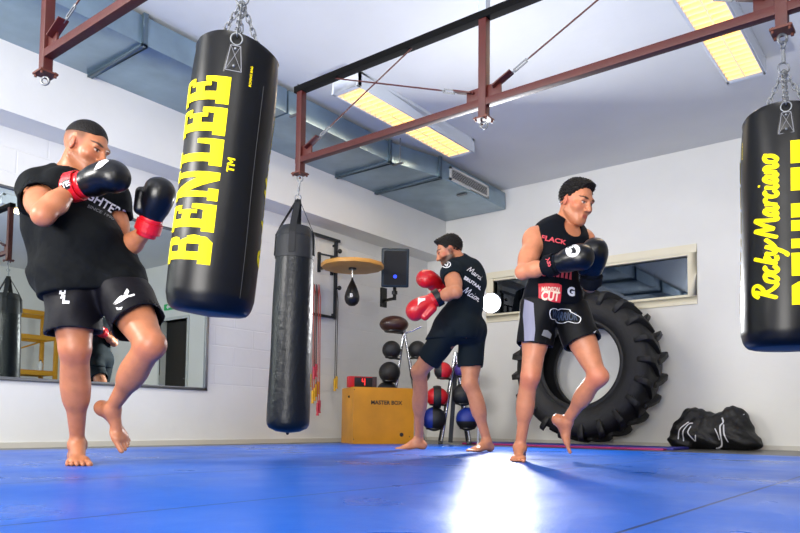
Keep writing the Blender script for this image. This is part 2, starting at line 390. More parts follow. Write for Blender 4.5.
# ------------------------------------------------------------------ sculpting by smooth blending of volumes
def axis_pts(lo, hi, step, fine=None, fstep=None):
    out = []; x = lo
    while x <= hi:
        out.append(x); s = step
        if fine:
            for f in (fine,):
                if f[0]-step < x < f[1]: s = fstep
        x += s
    return np.array(out, dtype=np.float32)
class SDF:
    def __init__(s, lo, hi, step, fine=None, fstep=None):
        fine = fine or (None, None, None)
        s.ax = [axis_pts(lo[i], hi[i], step, fine[i], fstep) for i in range(3)]
        s.f = np.full([len(a) for a in s.ax], .25, dtype=np.float32)
    def _win(s, lo, hi):
        sl = []
        for i in range(3):
            a = max(0, int(np.searchsorted(s.ax[i], lo[i]))-1); b = min(len(s.ax[i]), int(np.searchsorted(s.ax[i], hi[i]))+1)
            if b <= a: return None
            sl.append(slice(a, b))
        return tuple(sl)
    def _grid(s, sl):
        return s.ax[0][sl[0]][:, None, None], s.ax[1][sl[1]][None, :, None], s.ax[2][sl[2]][None, None, :]
    def _mix(s, sl, d, k, mode):
        f = s.f[sl]
        if mode == 'add':
            if k <= 0: s.f[sl] = np.minimum(f, d)
            else:
                h = np.clip(.5+.5*(f-d)/k, 0, 1); s.f[sl] = f*(1-h)+d*h-k*h*(1-h)
        else:
            d = -d
            if k <= 0: s.f[sl] = np.maximum(f, d)
            else:
                h = np.clip(.5+.5*(d-f)/k, 0, 1); s.f[sl] = f*(1-h)+d*h+k*h*(1-h)
    def cone(s, a, b, ra, rb, k=.02, mode='add', flat=False):
        a = np.array(a, dtype=np.float32); b = np.array(b, dtype=np.float32); m = max(ra, rb)+k+.03
        sl = s._win(np.minimum(a, b)-m, np.maximum(a, b)+m)
        if sl is None: return s
        X, Y, Z = s._grid(sl); ba = b-a; L2 = float(ba@ba)
        t = ((X-a[0])*ba[0]+(Y-a[1])*ba[1]+(Z-a[2])*ba[2])/L2; tc = np.clip(t, 0, 1)
        d = np.sqrt((X-a[0]-tc*ba[0])**2+(Y-a[1]-tc*ba[1])**2+(Z-a[2]-tc*ba[2])**2)-(ra+(rb-ra)*tc)
        if flat:
            L = math.sqrt(L2); dr = np.sqrt((X-a[0]-t*ba[0])**2+(Y-a[1]-t*ba[1])**2+(Z-a[2]-t*ba[2])**2)-(ra+(rb-ra)*tc)
            d = np.maximum(dr, np.maximum(-t, t-1)*L)
        s._mix(sl, d, k, mode); return s
    def ell(s, c, r, k=.02, axes=None, mode='add'):
        c = np.array(c, dtype=np.float32); m = max(r)+k+.03; sl = s._win(c-m, c+m)
        if sl is None: return s
        X, Y, Z = s._grid(sl); X = X-c[0]; Y = Y-c[1]; Z = Z-c[2]
        if axes is None: q = (X, Y, Z)
        else: q = [X*a[0]+Y*a[1]+Z*a[2] for a in axes]
        k0 = np.sqrt((q[0]/r[0])**2+(q[1]/r[1])**2+(q[2]/r[2])**2)+1e-6; k1 = np.sqrt((q[0]/r[0]**2)**2+(q[1]/r[1]**2)**2+(q[2]/r[2]**2)**2)+1e-6
        s._mix(sl, k0*(k0-1)/k1, k, mode); return s
    def cut(s, p, n, k=.004):
        """remove what lies on the side the normal points to"""
        n = np.array(n, dtype=np.float32); n /= np.linalg.norm(n)
        X, Y, Z = s._grid((slice(None),)*3); d = (X-p[0])*n[0]+(Y-p[1])*n[1]+(Z-p[2])*n[2]
        h = np.clip(.5+.5*(d-s.f)/k, 0, 1); s.f = (s.f*(1-h)+d*h+k*h*(1-h)).astype(np.float32); return s
    def disp(s, fn):
        X, Y, Z = s._grid((slice(None),)*3); s.f = s.f+fn(X, Y, Z).astype(np.float32); return s
    def prims(s, L, inflate=0., kk=0.):
        for p in L:
            if p[0] == 'c': s.cone(p[1], p[2], p[3]+inflate, p[4]+inflate, p[5]+kk)
            elif p[0] == 'e': s.ell(p[1], [x+inflate for x in p[2]], p[3]+kk, p[4])
            elif p[0] == 's': s.ell(p[1], p[2], p[3], p[4], 'sub')
            elif p[0] == 't': s.cone(p[1], p[2], p[3], p[4], p[5], 'sub')
        return s
    def mesh(s, name, smooth=1):
        f = s.f; f[f == 0] = 1e-6
        I = f < 0
        I[0] = I[-1] = False; I[:, 0] = I[:, -1] = False; I[:, :, 0] = I[:, :, -1] = False
        f = np.where(I, f, np.abs(f))
        n = np.zeros([d-1 for d in f.shape], dtype=np.int8)
        for i in (0, 1):
            for j in (0, 1):
                for k in (0, 1): n += I[i:f.shape[0]-1+i, j:f.shape[1]-1+j, k:f.shape[2]-1+k]
        act = np.argwhere((n > 0) & (n < 8)); idx = np.full(n.shape, -1, dtype=np.int32); idx[tuple(act.T)] = np.arange(len(act))
        acc = np.zeros((len(act), 3)); cnt = np.zeros(len(act))
        A = s.ax
        for d in range(3):
            o1, o2 = [e for e in range(3) if e != d]
            for a in (0, 1):
                for b in (0, 1):
                    p0 = act.copy(); p0[:, o1] += a; p0[:, o2] += b; p1 = p0.copy(); p1[:, d] += 1
                    f0 = f[tuple(p0.T)]; f1 = f[tuple(p1.T)]; m = (f0 < 0) != (f1 < 0); t = np.where(m, f0/np.where(m, f0-f1, 1), 0)
                    P0 = np.stack([A[i][p0[:, i]] for i in range(3)], 1); P1 = np.stack([A[i][p1[:, i]] for i in range(3)], 1)
                    acc += np.where(m[:, None], P0+(P1-P0)*t[:, None], 0); cnt += m
        vs = acc/np.maximum(cnt, 1)[:, None]
        quads = []
        for d in range(3):
            sl0 = [slice(None)]*3; sl1 = [slice(None)]*3; sl0[d] = slice(0, -1); sl1[d] = slice(1, None)
            a = I[tuple(sl0)]; b = I[tuple(sl1)]; e = np.argwhere(a != b)
            o1, o2 = (d+1) % 3, (d+2) % 3
            e = e[(e[:, o1] > 0) & (e[:, o2] > 0) & (e[:, o1] < f.shape[o1]-1) & (e[:, o2] < f.shape[o2]-1)]
            c = []
            for (u, w) in ((1, 1), (0, 1), (0, 0), (1, 0)):
                q = e.copy(); q[:, o1] -= u; q[:, o2] -= w; c.append(idx[tuple(q.T)])
            q = np.stack(c, 1); flip = ~a[tuple(e.T)]; q[flip] = q[flip][:, ::-1]; quads.append(q)
        q = np.concatenate(quads); q = q[(q >= 0).all(1)]
        # a little relaxing takes the grid out of the surface
        for _ in range(smooth):
            sm = np.zeros_like(vs); ct = np.zeros(len(vs))
            for i in range(4):
                a = q[:, i]; b = q[:, (i+1) % 4]
                for k in range(3): sm[:, k] += np.bincount(a, vs[b, k], len(vs))+np.bincount(b, vs[a, k], len(vs))
                ct += np.bincount(a, minlength=len(vs))+np.bincount(b, minlength=len(vs))
            ok = ct > 0; vs[ok] = .5*vs[ok]+.5*sm[ok]/ct[ok][:, None]
        me = bpy.data.meshes.new(name); me.vertices.add(len(vs)); me.vertices.foreach_set('co', vs.astype(np.float32).ravel())
        me.loops.add(len(q)*4); me.loops.foreach_set('vertex_index', q.astype(np.int32).ravel()); me.polygons.add(len(q))
        me.polygons.foreach_set('loop_start', np.arange(0, len(q)*4, 4, dtype=np.int32)); me.polygons.foreach_set('loop_total', np.full(len(q), 4, dtype=np.int32))
        me.polygons.foreach_set('use_smooth', np.ones(len(q), dtype=bool)); me.update(); me.validate(); return me
def co_np(me):
    a = np.zeros(len(me.vertices)*3, dtype=np.float32); me.vertices.foreach_get('co', a); return a.reshape(-1, 3)
def paint(me, cols, name='tone'):
    at_ = me.color_attributes.new(name, 'FLOAT_COLOR', 'POINT'); at_.data.foreach_set('color', np.concatenate([cols, np.ones((len(cols), 1))], 1).astype(np.float32).ravel())
# ------------------------------------------------------------------ mirror on the left wall
mr_ = root('wall_mirror', (XL, 1.0, .55), 'wide wall mirror in a thin silver frame along the left wall', 'mirror')
MIRY0, MIRY1, MIRZ0, MIRZ1 = -1.6, 4.37, .555, 2.06
m_mirror = mat('mirror_glass', '#d3dcd8', .01, 1.)
bxo('mirror_glass', (XL+.001, MIRY0, MIRZ0), (XL+.012, MIRY1, MIRZ1), m_mirror, parent=mr_)
fb = MB()
for lo, hi in (((XL, MIRY0, MIRZ0-.03), (XL+.03, MIRY1+.03, MIRZ0)), ((XL, MIRY0, MIRZ1), (XL+.03, MIRY1+.03, MIRZ1+.02)), ((XL, MIRY1, MIRZ0-.03), (XL+.03, MIRY1+.03, MIRZ1+.02))): fb.bb(lo, hi)
fb.build('frame', M_zinc, mr_, .002)

# ------------------------------------------------------------------ galvanised duct under the ceiling
M_duct = mat('galvanised_steel', '#8ea3b0', .3, .72, bump=.12, bscale=3, var=.14, vscale=3.5, bdist=.05)
dct = root('ventilation_duct', (-5.2, 5, 3.095), 'long galvanised sheet metal air duct under the ceiling along the left wall', 'duct')
def duct_seg(x0, x1, xe0, xe1, y0, y1, z0, z1):
    m = MB(); vs = [(x0, y0, z0), (xe0, y0, z0), (xe0, y0, z1), (x0, y0, z1), (x1, y1, z0), (xe1, y1, z0), (xe1, y1, z1), (x1, y1, z1)]
    return m.add(vs, [(0, 1, 2, 3), (7, 6, 5, 4), (0, 4, 5, 1), (1, 5, 6, 2), (2, 6, 7, 3), (3, 7, 4, 0)])
ys = [-2.9, -.2, 1.35, 2.91, 4.4, 5.91, 6.63, 8.19]
xe = [-4.8, -4.8, -4.8, -4.8, -4.8, -4.8, -4.63, -4.63]
for i in range(7):
    duct_seg(-5.85, -5.85, xe[i], xe[i+1], ys[i]+.012, ys[i+1]-.012, 3.095, 3.32).build('duct_section', M_duct, dct, .004)
for i in range(1, 7):
    if i == 4: continue
    m = MB(); x1 = xe[i]; y = ys[i]
    for lo, hi in (((-5.875, y-.02, 3.07), (x1+.025, y+.02, 3.1)), ((x1-.005, y-.02, 3.07), (x1+.025, y+.02, 3.335)), ((-5.875, y-.02, 3.07), (-5.845, y+.02, 3.335))): m.bb(lo, hi)
    m.build('flange', mat('flange_steel', '#6d7f8a', .35, .8) if i == 1 else bpy.data.materials['flange_steel'], dct, .003)
for y in (2.0, 4.45, 6.0, 7.3):
    m = MB(); m.cyl((-4.72, y, 3.08), (-4.72, y, 3.369), .006, 8); m.bb((-4.82, y-.015, 3.075), (-4.68, y+.015, 3.09)); m.build('hanger_rod', M_zinc, dct)
# grille on the side of the last section
gr = MB(); gx = -4.625
gy0, gy1, gz0, gz1 = 6.84, 7.72, 3.12, 3.28
for lo, hi in (((gx-.004, gy0, gz0), (gx+.014, gy1, gz0+.025)), ((gx-.004, gy0, gz1-.025), (gx+.014, gy1, gz1)), ((gx-.004, gy0, gz0), (gx+.014, gy0+.03, gz1)), ((gx-.004, gy1-.03, gz0), (gx+.014, gy1, gz1))): gr.bb(lo, hi)
g = gr.build('vent_grille', mat('grille_paint', '#d8d8d2', .5), dct)
MB().bb((gx-.003, gy0+.02, gz0+.02), (gx+.002, gy1-.02, gz1-.02)).build('backing', M_blackm, g)
sl = MB()
for k in range(6): z = gz0+.037+k*.0175; sl.box((gx+.007, (gy0+gy1)/2, z), (.012, gy1-gy0-.05, .004), (V((.8, 0, -.6)), V((0, 1, 0)), V((.6, 0, .8))))
sl.build('slats', bpy.data.materials['grille_paint'], g)

# ------------------------------------------------------------------ ceiling luminaires
M_lamp = mat('lit_diffuser', '#ffd898', .5, emit='#ffb240', estr=.85)
M_lampf = mat('luminaire_paint', '#d9dfe4', .45)
M_louv = mat('louvre_blade', '#fff0c8', .3, emit='#ffd890', estr=.25)
def luminaire(x0, x1, y0, y1, label, nl):
    r = root('ceiling_light', ((x0+x1)/2, (y0+y1)/2, H), label, 'ceiling light', 'louvred ceiling lights')
    z0 = 3.22; m = MB()
    for lo, hi in (((x0, y0, z0), (x0+.022, y1, H)), ((x1-.022, y0, z0), (x1, y1, H)), ((x0, y0, z0), (x1, y0+.05, H)), ((x0, y1-.05, z0), (x1, y1, H)), ((x0, y0, H-.03), (x1, y1, H-.001))): m.bb(lo, hi)
    m.build('housing', M_lampf, r, .003)
    for k in (1, 3):
        cx = x0+(x1-x0)*k/4; MB().cyl((cx, y0+.06, z0+.075), (cx, y1-.06, z0+.075), .016, 12).build('fluorescent_tube', mat('tube_glow', '#fff2d0', .5, emit='#ffd070', estr=3.) if 'tube_glow' not in bpy.data.materials else bpy.data.materials['tube_glow'], r)
    MB().bb((x0+.02, y0+.05, H-.045), (x1-.02, y1-.05, H-.035)).build('reflector', M_lamp, r)
    lo = MB(); lo.bb(((x0+x1)/2-.006, y0+.05, z0), ((x0+x1)/2+.006, y1-.05, z0+.05))
    for k in range(nl): y = y0+.07+(y1-y0-.14)*k/(nl-1); lo.bb((x0+.02, y-.004, z0), (x1-.02, y+.004, z0+.045))
    lo.build('louvre', M_louv, r); return r
luminaire(-4.4, -4.08, 4.57, 6.52, 'louvred ceiling light with warm glow beside the duct, behind the middle of the rig', 24)
luminaire(-1.47, -1.16, 4.2, 6.5, 'louvred ceiling light with warm glow at the upper right, near the right-hand punch bag', 28)

# ------------------------------------------------------------------ red steel rig
rig = root('training_rig', (-3.6, 3.43, 1.96), 'red oxide steel rig of posts, beams and bracing rods that carries the punch bags', 'rig')
PX = [-3.6, -2.085, -.545]
BT = 2.575
def post(x, y, ztop=BT):
    s_ = .05; m = MB().bb((x-s_/2, y-s_/2, 1.985), (x+s_/2, y+s_/2, ztop)); p = m.build('post', M_redpaint, rig, .003)
    f = MB().bb((x-.045, y-.045, 1.975), (x+.045, y+.045, 1.985))
    for i in (-1, 1):
        for j in (-1, 1): f.cyl((x+i*.034, y+j*.034, 1.962), (x+i*.034, y+j*.034, 1.99), .007, 6)
    f.build('end_plate', mat('rusty_plate', '#5a2a1c', .5) if 'rusty_plate' not in bpy.data.materials else bpy.data.materials['rusty_plate'], p)
    e = MB(); ring(e, (x, y, 1.945), .02, .006, (.79, .61, 0), (0, 0, 1)); e.build('eye_bolt', M_zinc, p)
    return p
for x in PX+[1.0]: post(x, 3.43)
for x in (-3.6, -2.055, -.5): post(x, 1.64)
for y, x0, x1 in ((3.43, -3.6, 1.02), (1.64, -3.6, 1.02)):
    MB().bb((x0-.03, y-.023, 2.055), (x1, y+.023, 2.098)).build('lower_beam', M_redpaint, rig, .002)
    MB().bb((x0-.05, y-.03, BT), (x1+.2, y+.03, BT+.045)).build('upper_beam', mat('black_painted_steel', '#050506', .85, spec=.15) if 'black_painted_steel' not in bpy.data.materials else bpy.data.materials['black_painted_steel'], rig, .002)
    for x in (-2.085, .8):  # hangers added; blue-grey tone stands for the ceiling shadow above the post
        MB().bb((x-.025, y-.025, BT+.045), (x+.025, y+.025, H)).build('shadow_strip_hanger', mat('ceiling_shadow_grey', '#aab4c4', .5) if 'ceiling_shadow_grey' not in bpy.data.materials else bpy.data.materials['ceiling_shadow_grey'], rig)
def brace(y, xa, sgn, dx=.99, z0=2.13, z1=BT):
    # tab on the lower beam, turnbuckle and rod up to the upper beam
    a = V((xa+sgn*.07, y, 2.098)); t0 = V((xa+sgn*.11, y, 2.155)); top = V((xa+sgn*dx, y, z1+.01)); d = (top-t0).normalized()
    p = MB(); p.bb((a.x-.045, y-.006, 2.09), (a.x+.045, y+.006, 2.175)); p.bar(a+V((0, -.01, .05)), a+V((0, -.01, .05))+d*.13, .008, .055, (0, 1, 0)); p.cyl(a+V((0, -.02, .055)), a+V((0, .012, .055)), .01, 8)
    tb = p.build('brace_tab', M_redpaint, rig, .001)
    q0 = a+V((0, 0, .05))+d*.11; q1 = q0+d*.15
    t = MB(); r_ = d.cross(V((0, 1, 0))).normalized()
    t.cyl(q0, q0+d*.04, .005, 8); t.cyl(q1-d*.04, q1, .005, 8)
    for s_ in (-1, 1): t.bar(q0+d*.03+r_*s_*.009, q1-d*.03+r_*s_*.009, .008, .005, (0, 1, 0))
    t.build('turnbuckle', M_zinc, rig)
    MB().cyl(q1-d*.02, top, .005, 8).build('brace_rod', M_redpaint, rig)
brace(3.43, -3.6, 1, 1.0); brace(3.43, -2.085, -1, 1.2); brace(3.43, -2.085, 1, 1.0); brace(3.43, -.545, -1, 1.15)
brace(1.64, -3.6, 1, 1.1); brace(1.64, -2.055, -1, 1.1)

# ------------------------------------------------------------------ heavy bags
def heavy_bag(T, B, rad, hook, name_label, facing, textbase=0., second=PI):
    """T top centre, B bottom centre, rad radius, hook where the chains meet"""
    T = V(T); B = V(B); hook = V(hook); L = (T-B).length; ax = (T-B)/L
    r0 = V(facing); r0 = (r0-ax*r0.dot(ax)).normalized()      # angle zero: towards the viewer
    rt = ax.cross(r0) * 1.0                                       # to the right when seen from the front
    root_ = root('punching_bag', T, name_label, 'punching bag')
    def rr(h, a=0.):
        t = h/L
        r = rad*(1+.012*math.sin(t*9)+.01*math.sin(t*4+1))
        if h < .06: r = rad*(1-.22*(1-math.sqrt(max(0, 1-((.06-h)/.06)**2))))
        return r
    n = 72; m = 60; vs = []; fs = []
    hs = [.0, .004, .012, .022, .035, .05, .06]+[.06+(L-.06)*(k+1)/m for k in range(m)]
    for h in hs:
        for k in range(n):
            a = 2*PI*k/n; r = rr(h)
            up = max(0, (h-(L-.22))/.22)
            # leather gathers between the four lugs near the rim
            dent = sum(math.exp(-((math.sin((a-a0)/2)/.16)**2)) for a0 in [0, PI/2, PI, 3*PI/2])
            r *= 1-.05*up**2*dent+.012*up*math.sin(a*7+1)
            z = h+.014*up**2*math.cos(2*a+.6)
            vs.append(B+ax*z+(r0*math.cos(a)+rt*math.sin(a))*r)
    for i in range(len(hs)-1):
        for k in range(n): fs.append((i*n+k, i*n+(k+1) % n, (i+1)*n+(k+1) % n, (i+1)*n+k))
    c0 = len(vs); vs.append(B-ax*.012); fs += [(c0, (k+1) % n, k) for k in range(n)]
    # inward folded rim and sunken lid
    base = (len(hs)-1)*n; N0 = len(vs)
    for q, (f_, dz) in enumerate(((.965, .006), (.92, -.004), (.9, -.035))):
        for k in range(n):
            a = 2*PI*k/n; vs.append(B+ax*(L+dz+.014*math.cos(2*a+.6))+(r0*math.cos(a)+rt*math.sin(a))*rad*f_)
    for q in range(3):
        b0 = base if q == 0 else N0+(q-1)*n; b1 = N0+q*n
        for k in range(n): fs.append((b0+k, b0+(k+1) % n, b1+(k+1) % n, b1+k))
    c1 = len(vs); vs.append(T-ax*.035); fs += [(N0+2*n+k, N0+2*n+(k+1) % n, c1) for k in range(n)]
    body = MB().add(vs, fs).build('bag_body', M_black, root_, merge=False)
    body.data.polygons.foreach_set('use_smooth', [True]*len(body.data.polygons))
    seam = MB(); seam.tube([B+ax*.06+(r0*math.cos(2*PI*k/64)+rt*math.sin(2*PI*k/64))*(rad+.0005) for k in range(64)], .0016, 6, closed=True)
    seam.tube([B+ax*h+(r0*math.cos(.75)+rt*math.sin(.75))*(rr(h)+.0004) for h in [.06+(L-.2)*k/30 for k in range(31)]], .0012, 5)
    seam.build('seam', mat('seam_thread', '#1b1e24', .5) if 'seam_thread' not in bpy.data.materials else bpy.data.materials['seam_thread'], root_)
    def wrap(bm, name, a_base, h_mid, off, m_):
        # x runs up the bag, y runs round it to the left
        slice_bm(bm, .05, rad*.09)
        for v in bm.verts:
            a = a_base-v.co.y/rad; h = h_mid+v.co.x; r = rr(h)*(1+.0)+off+v.co.z
            up = max(0, (h-(L-.22))/.22); dent = sum(math.exp(-((math.sin((a-a0)/2)/.16)**2)) for a0 in [0, PI/2, PI, 3*PI/2])
            r = r*(1-.05*up**2*dent+.012*up*math.sin(a*7+1))
            v.co = B+ax*h+(r0*math.cos(a)+rt*math.sin(a))*r
        me = bpy.data.meshes.new(name); bm.to_mesh(me); bm.free(); return link(name, me, m_, root_)
    for cop in (0, 1):
        ab = textbase+cop*second
        lh = rad*1.42
        bmt = slab('BENLEE', .1); bm_fit(bmt, L*.685, lh)
        for v in bmt.verts: v.co.y += lh/2
        wrap(bmt, 'lettering', ab, L*.505, .0014, M_yel)
        if cop == 0:
            bmt = slab('TM', .12); bm_fit(bmt, L*.052)
            for v in bmt.verts: v.co.y -= rad*.2
            wrap(bmt, 'trademark', ab, L*.535, .0014, M_yel)
        bmt = script('Rocky Marciano', .185); bm_fit(bmt, L*.62, rad*.86)
        for v in bmt.verts: v.co.y += lh+rad*.46
        wrap(bmt, 'script_lettering', ab, L*.5, .0014, M_yel)
        bmt = text_flat('BOXING BAG', .01); bm_fit(bmt, L*.075)
        wrap(bmt, 'small_print', textbase+.42+cop*PI, L*.87, .0016, M_yel)
    # four lugs with a D ring, four chains to the hook
    for k in range(4):
        a = k*PI/2; e = r0*math.cos(a)+rt*math.sin(a); t_ = ax.cross(e).normalized()
        pc = B+ax*(L-.075)+e*(rad*.965+.006)
        ts = (ax+e*.12).normalized()
        pp = MB().prism([(-.036, -.055), (.036, -.055), (.022, .05), (-.022, .05)], pc-e*.006, t_, ts, e, .008)
        if k: # straps sewn inside the rim
            dc = B+ax*(L-.02)+e*(rad*.6); dr_ = MB(); ring(dr_, dc, .02, .003, t_, ax); dr_.build('d_ring', M_zinc, root_)
            MB().box(dc-ax*.03, (.03, .004, .05), (t_, e, ax)).build('inner_strap', M_black, root_)
            ch = MB(); chain(ch, dc+ax*.015, hook-V((0, 0, .012))); ch.build('chain', M_zinc, root_)
            continue
        pt = pp.build('lug_patch', M_black, root_, .002)
        st = MB(); c4 = [(-.028, -.047), (.028, -.047), (.017, .038), (-.017, .038)]
        for i in range(4):
            q = [pc+e*.0035+t_*c4[j][0]+ts*c4[j][1] for j in (i, (i+1) % 4)]; st.cyl(q[0], q[1], .0017, 5)
        st.cyl(pc+e*.0035+t_*c4[0][0]+ts*c4[0][1], pc+e*.0035+t_*c4[2][0]+ts*c4[2][1], .001, 5); st.cyl(pc+e*.0035+t_*c4[1][0]+ts*c4[1][1], pc+e*.0035+t_*c4[3][0]+ts*c4[3][1], .001, 5)
        st.build('stitching', M_grey, pt)
        MB().sphere(pc+e*.003+ts*.028, .006, 10, 6).build('rivet', M_zinc, pt); MB().sphere(pc+e*.003-ts*.03, .006, 10, 6).build('rivet', M_zinc, pt)
        dc = pc+ts*.062; dr_ = MB(); ring(dr_, dc, .02, .003, t_, ts); dr_.build('d_ring', M_zinc, root_)
        ch = MB(); chain(ch, dc+ts*.015, hook-V((0, 0, .012))); ch.build('chain', M_zinc, root_)
    hk = MB(); ring(hk, hook, .024, .004, (.79, .61, 0), (0, 0, 1)); top = V((hook.x, hook.y, 1.945-.02))
    if top.z > hook.z+.02:
        n_ = max(2, int((top.z-hook.z-.02)/.03)); hk.tube([hook+V((0, 0, .024)), top-V((0, 0, .03))], .008, 8); ring(hk, top-V((0, 0, .012)), .017, .004, (.61, -.79, 0), (0, 0, 1))
    hk.build('swivel', M_zinc, root_)
    return root_
heavy_bag((-2.066, 1.64, 1.585), (-2.173, 1.62, .62), .158, (-2.05, 1.64, 1.80), 'black leather punch bag with large yellow lettering, nearest the camera, left of centre', (.74, -.62, .0), textbase=-.02, second=PI+.42)
heavy_bag((-.538, 3.43, 1.57), (-.55, 3.43, .56), .182, (-.543, 3.43, 1.81), 'black leather punch bag with yellow script lettering hanging at the right edge', (.16, -.98, 0), textbase=1.5, second=PI+.12)

# plain black bag on webbing straps
def plain_bag():
    T = V((-3.632, 3.43, 1.60)); B = V((-3.672, 3.43, .155)); L = (T-B).length; ax = (T-B)/L
    r = root('punching_bag', T, 'plain black canvas punch bag hanging by webbing straps in front of the pale side wall', 'punching bag')
    prof = []
    for k in range(61):
        h = L*k/60; rad = .15-.018*(h/L)+.002*math.sin(h*9)
        if h < .07: rad *= math.sqrt(max(0, 1-((.07-h)/.07)**2))*.45+.55
        prof.append((rad, h))
    prof = [(a, h) for a, h in prof if h < L-.05]; prof = [(.0001, -.01)]+prof+[(.118, L-.03), (.1, L-.005), (.07, L+.005), (.0001, L+.01)]
    MB().lathe(prof, B, ax, 48).build('bag_body', M_black2, r)
    MB().lathe([(.1375, L-.23), (.1365, L-.16), (.1345, L-.1), (.130, L-.055), (.121, L-.028), (.102, L-.001)], B, ax, 48).build('top_collar', mat('collar_canvas', '#14171c', .6), r)
    hook = V((-3.615, 3.43, 1.80)); m_str = mat('webbing', '#0d0f12', .7)
    e1 = V((.79, .61, 0)); e2 = V((.61, -.79, 0))
    for k, e in enumerate((e1, -e1, e2, -e2)):
        m = MB(); pts = [B+ax*(L-.2)+e*.142, B+ax*(L-.06)+e*.137, B+ax*(L+.02)+e*.1, hook+e*.022-V((0, 0, .03)), hook+V((0, 0, -.005))]
        side = ax.cross(e).normalized()
        for a, b in zip(pts, pts[1:]): m.box((a+b)/2, ((b-a).length+.01, .045, .004), ((b-a).normalized(), side, (b-a).normalized().cross(side)))
        m.build('strap', m_str, r)
    hk = MB(); ring(hk, hook+V((0, 0, .01)), .022, .004, e1, (0, 0, 1)); hk.cyl(hook+V((0, 0, .03)), (-3.6, 3.43, 1.93), .007, 8); ring(hk, (-3.605, 3.43, 1.87), .016, .004, e2, (0, 0, 1)); hk.build('snap_hook', M_zinc, r)
    MB().sphere(B-ax*.012, .012, 10, 6).build('bottom_knot', M_blackm, r)
plain_bag()

# ------------------------------------------------------------------ tractor tyre
def tyre():
    C = V((-3.32, 7.76, .905)); R = .875; Wd = .5
    lean = .07; axv = V((-.03, -math.cos(lean), -math.sin(lean)*-1)).normalized()     # axis towards the viewer's side
    r = root('tractor_tyre', (C.x, C.y, 0), 'huge black tractor tyre leaning upright against the back wall', 'tyre')
    M_rub = mat('black_rubber', '#17181a', .62, bump=.25, bscale=18, var=.25, vscale=5); M_tr = mat('tread_rubber', '#141517', .58, bump=.3, bscale=30)
    ri = R*.54
    h = Wd/2
    prof = [(ri+.015, -h*.55), (ri, -h*.62), (ri, -h*.74), (ri+.02, -h*.8), (ri+.045, -h*.78), (ri+.07, -h*.9), (ri+.14, -h*1.0), (R*.8, -h*1.02), (R*.88, -h*.93), (R*.925, -h*.75), (R*.94, -h*.4), (R*.945, 0)]
    prof = prof+[(a, -b) for a, b in prof[-2::-1]]
    inner = [(R*.60, h*.6), (R*.78, h*.75), (R*.86, h*.5), (R*.875, 0), (R*.86, -h*.5), (R*.78, -h*.75), (R*.60, -h*.6)]
    full = prof+inner+[prof[0]]
    MB().lathe(full, C, axv, 96, ref=(1, 0, 0), cap=False).build('casing', M_rub, r)
    u = V((1, 0, 0)); u = (u-axv*u.dot(axv)).normalized(); w = axv.cross(u)
    def P(rad, ang, z): return C+axv*z+(u*math.cos(ang)+w*math.sin(ang))*rad
    m = MB(); nL = 21
    for side in (-1, 1):
        for k in range(nL):
            a0 = 2*PI*(k+(.5 if side > 0 else 0))/nL
            # path: centre line -> shoulder -> down the sidewall; (radius outer, radius inner, angle, z, half width)
            path = [(R*.985, R*.93, a0, -side*h*.06, .026), (R*1.0, R*.93, a0+.07, side*h*.4, .026), (R*1.0, R*.91, a0+.14, side*h*.82, .03), (R*.965, R*.87, a0+.16, side*h*1.05, .034), (R*.88, R*.85, a0+.165, side*h*1.12, .036), (R*.79, R*.79, a0+.17, side*h*1.05, .03)]
            vs = []
            for (ro, rin, a, z, hw) in path:
                da = hw/R; zi = z if abs(z) < h*.95 else side*h*.93
                if ro < R*.93: rin = ro
                for (rr_, s_, zz) in ((ro, -1, z), (ro, 1, z), (rin, 1.25, zi), (rin, -1.25, zi)): vs.append(P(rr_, a+s_*da, zz))
            fs = [(0, 1, 2, 3), tuple(len(vs)-4+i for i in (3, 2, 1, 0))]
            for i in range(len(path)-1):
                for q in range(4): fs.append((i*4+q, i*4+(q+1) % 4, i*4+4+(q+1) % 4, i*4+4+q))
            m.add(vs, fs)
    m.build('tread', M_tr, r, .004, 1)
    bd = MB(); ring(bd, C+axv*h*.9, ri+.1, .006, u, w, 80); ring(bd, C+axv*h*1.0, R*.78, .005, u, w, 80); bd.build('sidewall_rib', M_rub, r)
tyre()
# thin mats below the tyre
o = bxo('exercise_mat', (-4.55, 7.1, -.0115), (-2.15, 7.62, .012), mat('purple_foam', '#2a2a8c', .6), .004); tag(o, 'thin purple exercise mat lying on the grey floor under the tractor tyre', 'mat')
o = bxo('exercise_mat', (-4.5, 6.95, -.0115), (-2.2, 7.06, .006), mat('magenta_foam', '#a01c6a', .6), .004); tag(o, 'thin magenta mat strip on the floor in front of the purple one', 'mat')

# ------------------------------------------------------------------ plyo box
bc = at(377, 441, 7.72); bc.z = 0
fx = V((math.cos(YAW+.0+.26), math.sin(YAW+.26), 0))  # along the front face
ROT = YAW+.33
pb = root('plyo_box', bc, 'amber plywood jump box printed in black, standing by the left wall', 'box', rotz=ROT)
ax_ = V((math.cos(ROT), math.sin(ROT), 0)); ay_ = V((-math.sin(ROT), math.cos(ROT), 0)); az_ = V((0, 0, 1))
M_ply = mat('amber_plywood', '#c8860f', .4, var=.16, vscale=3.2, bump=.03, bscale=20)
bw, bd_, bh = .68, .48, .6
pm = MB(); t = .02
pm.box(bc+ay_*(-bd_/2+t/2)+az_*bh/2, (bw, t, bh), (ax_, ay_, az_)); pm.build('front_panel', M_ply, pb, .002)
pm = MB().box(bc+ay_*(bd_/2-t/2)+az_*bh/2, (bw, t, bh), (ax_, ay_, az_)); pm.build('back_panel', M_ply, pb, .002)
for s_ in (-1, 1):
    MB().box(bc+ax_*s_*(bw/2-t/2)+az_*bh/2, (t, bd_-2*t-.001, bh), (ax_, ay_, az_)).build('side_panel', M_ply, pb, .002)
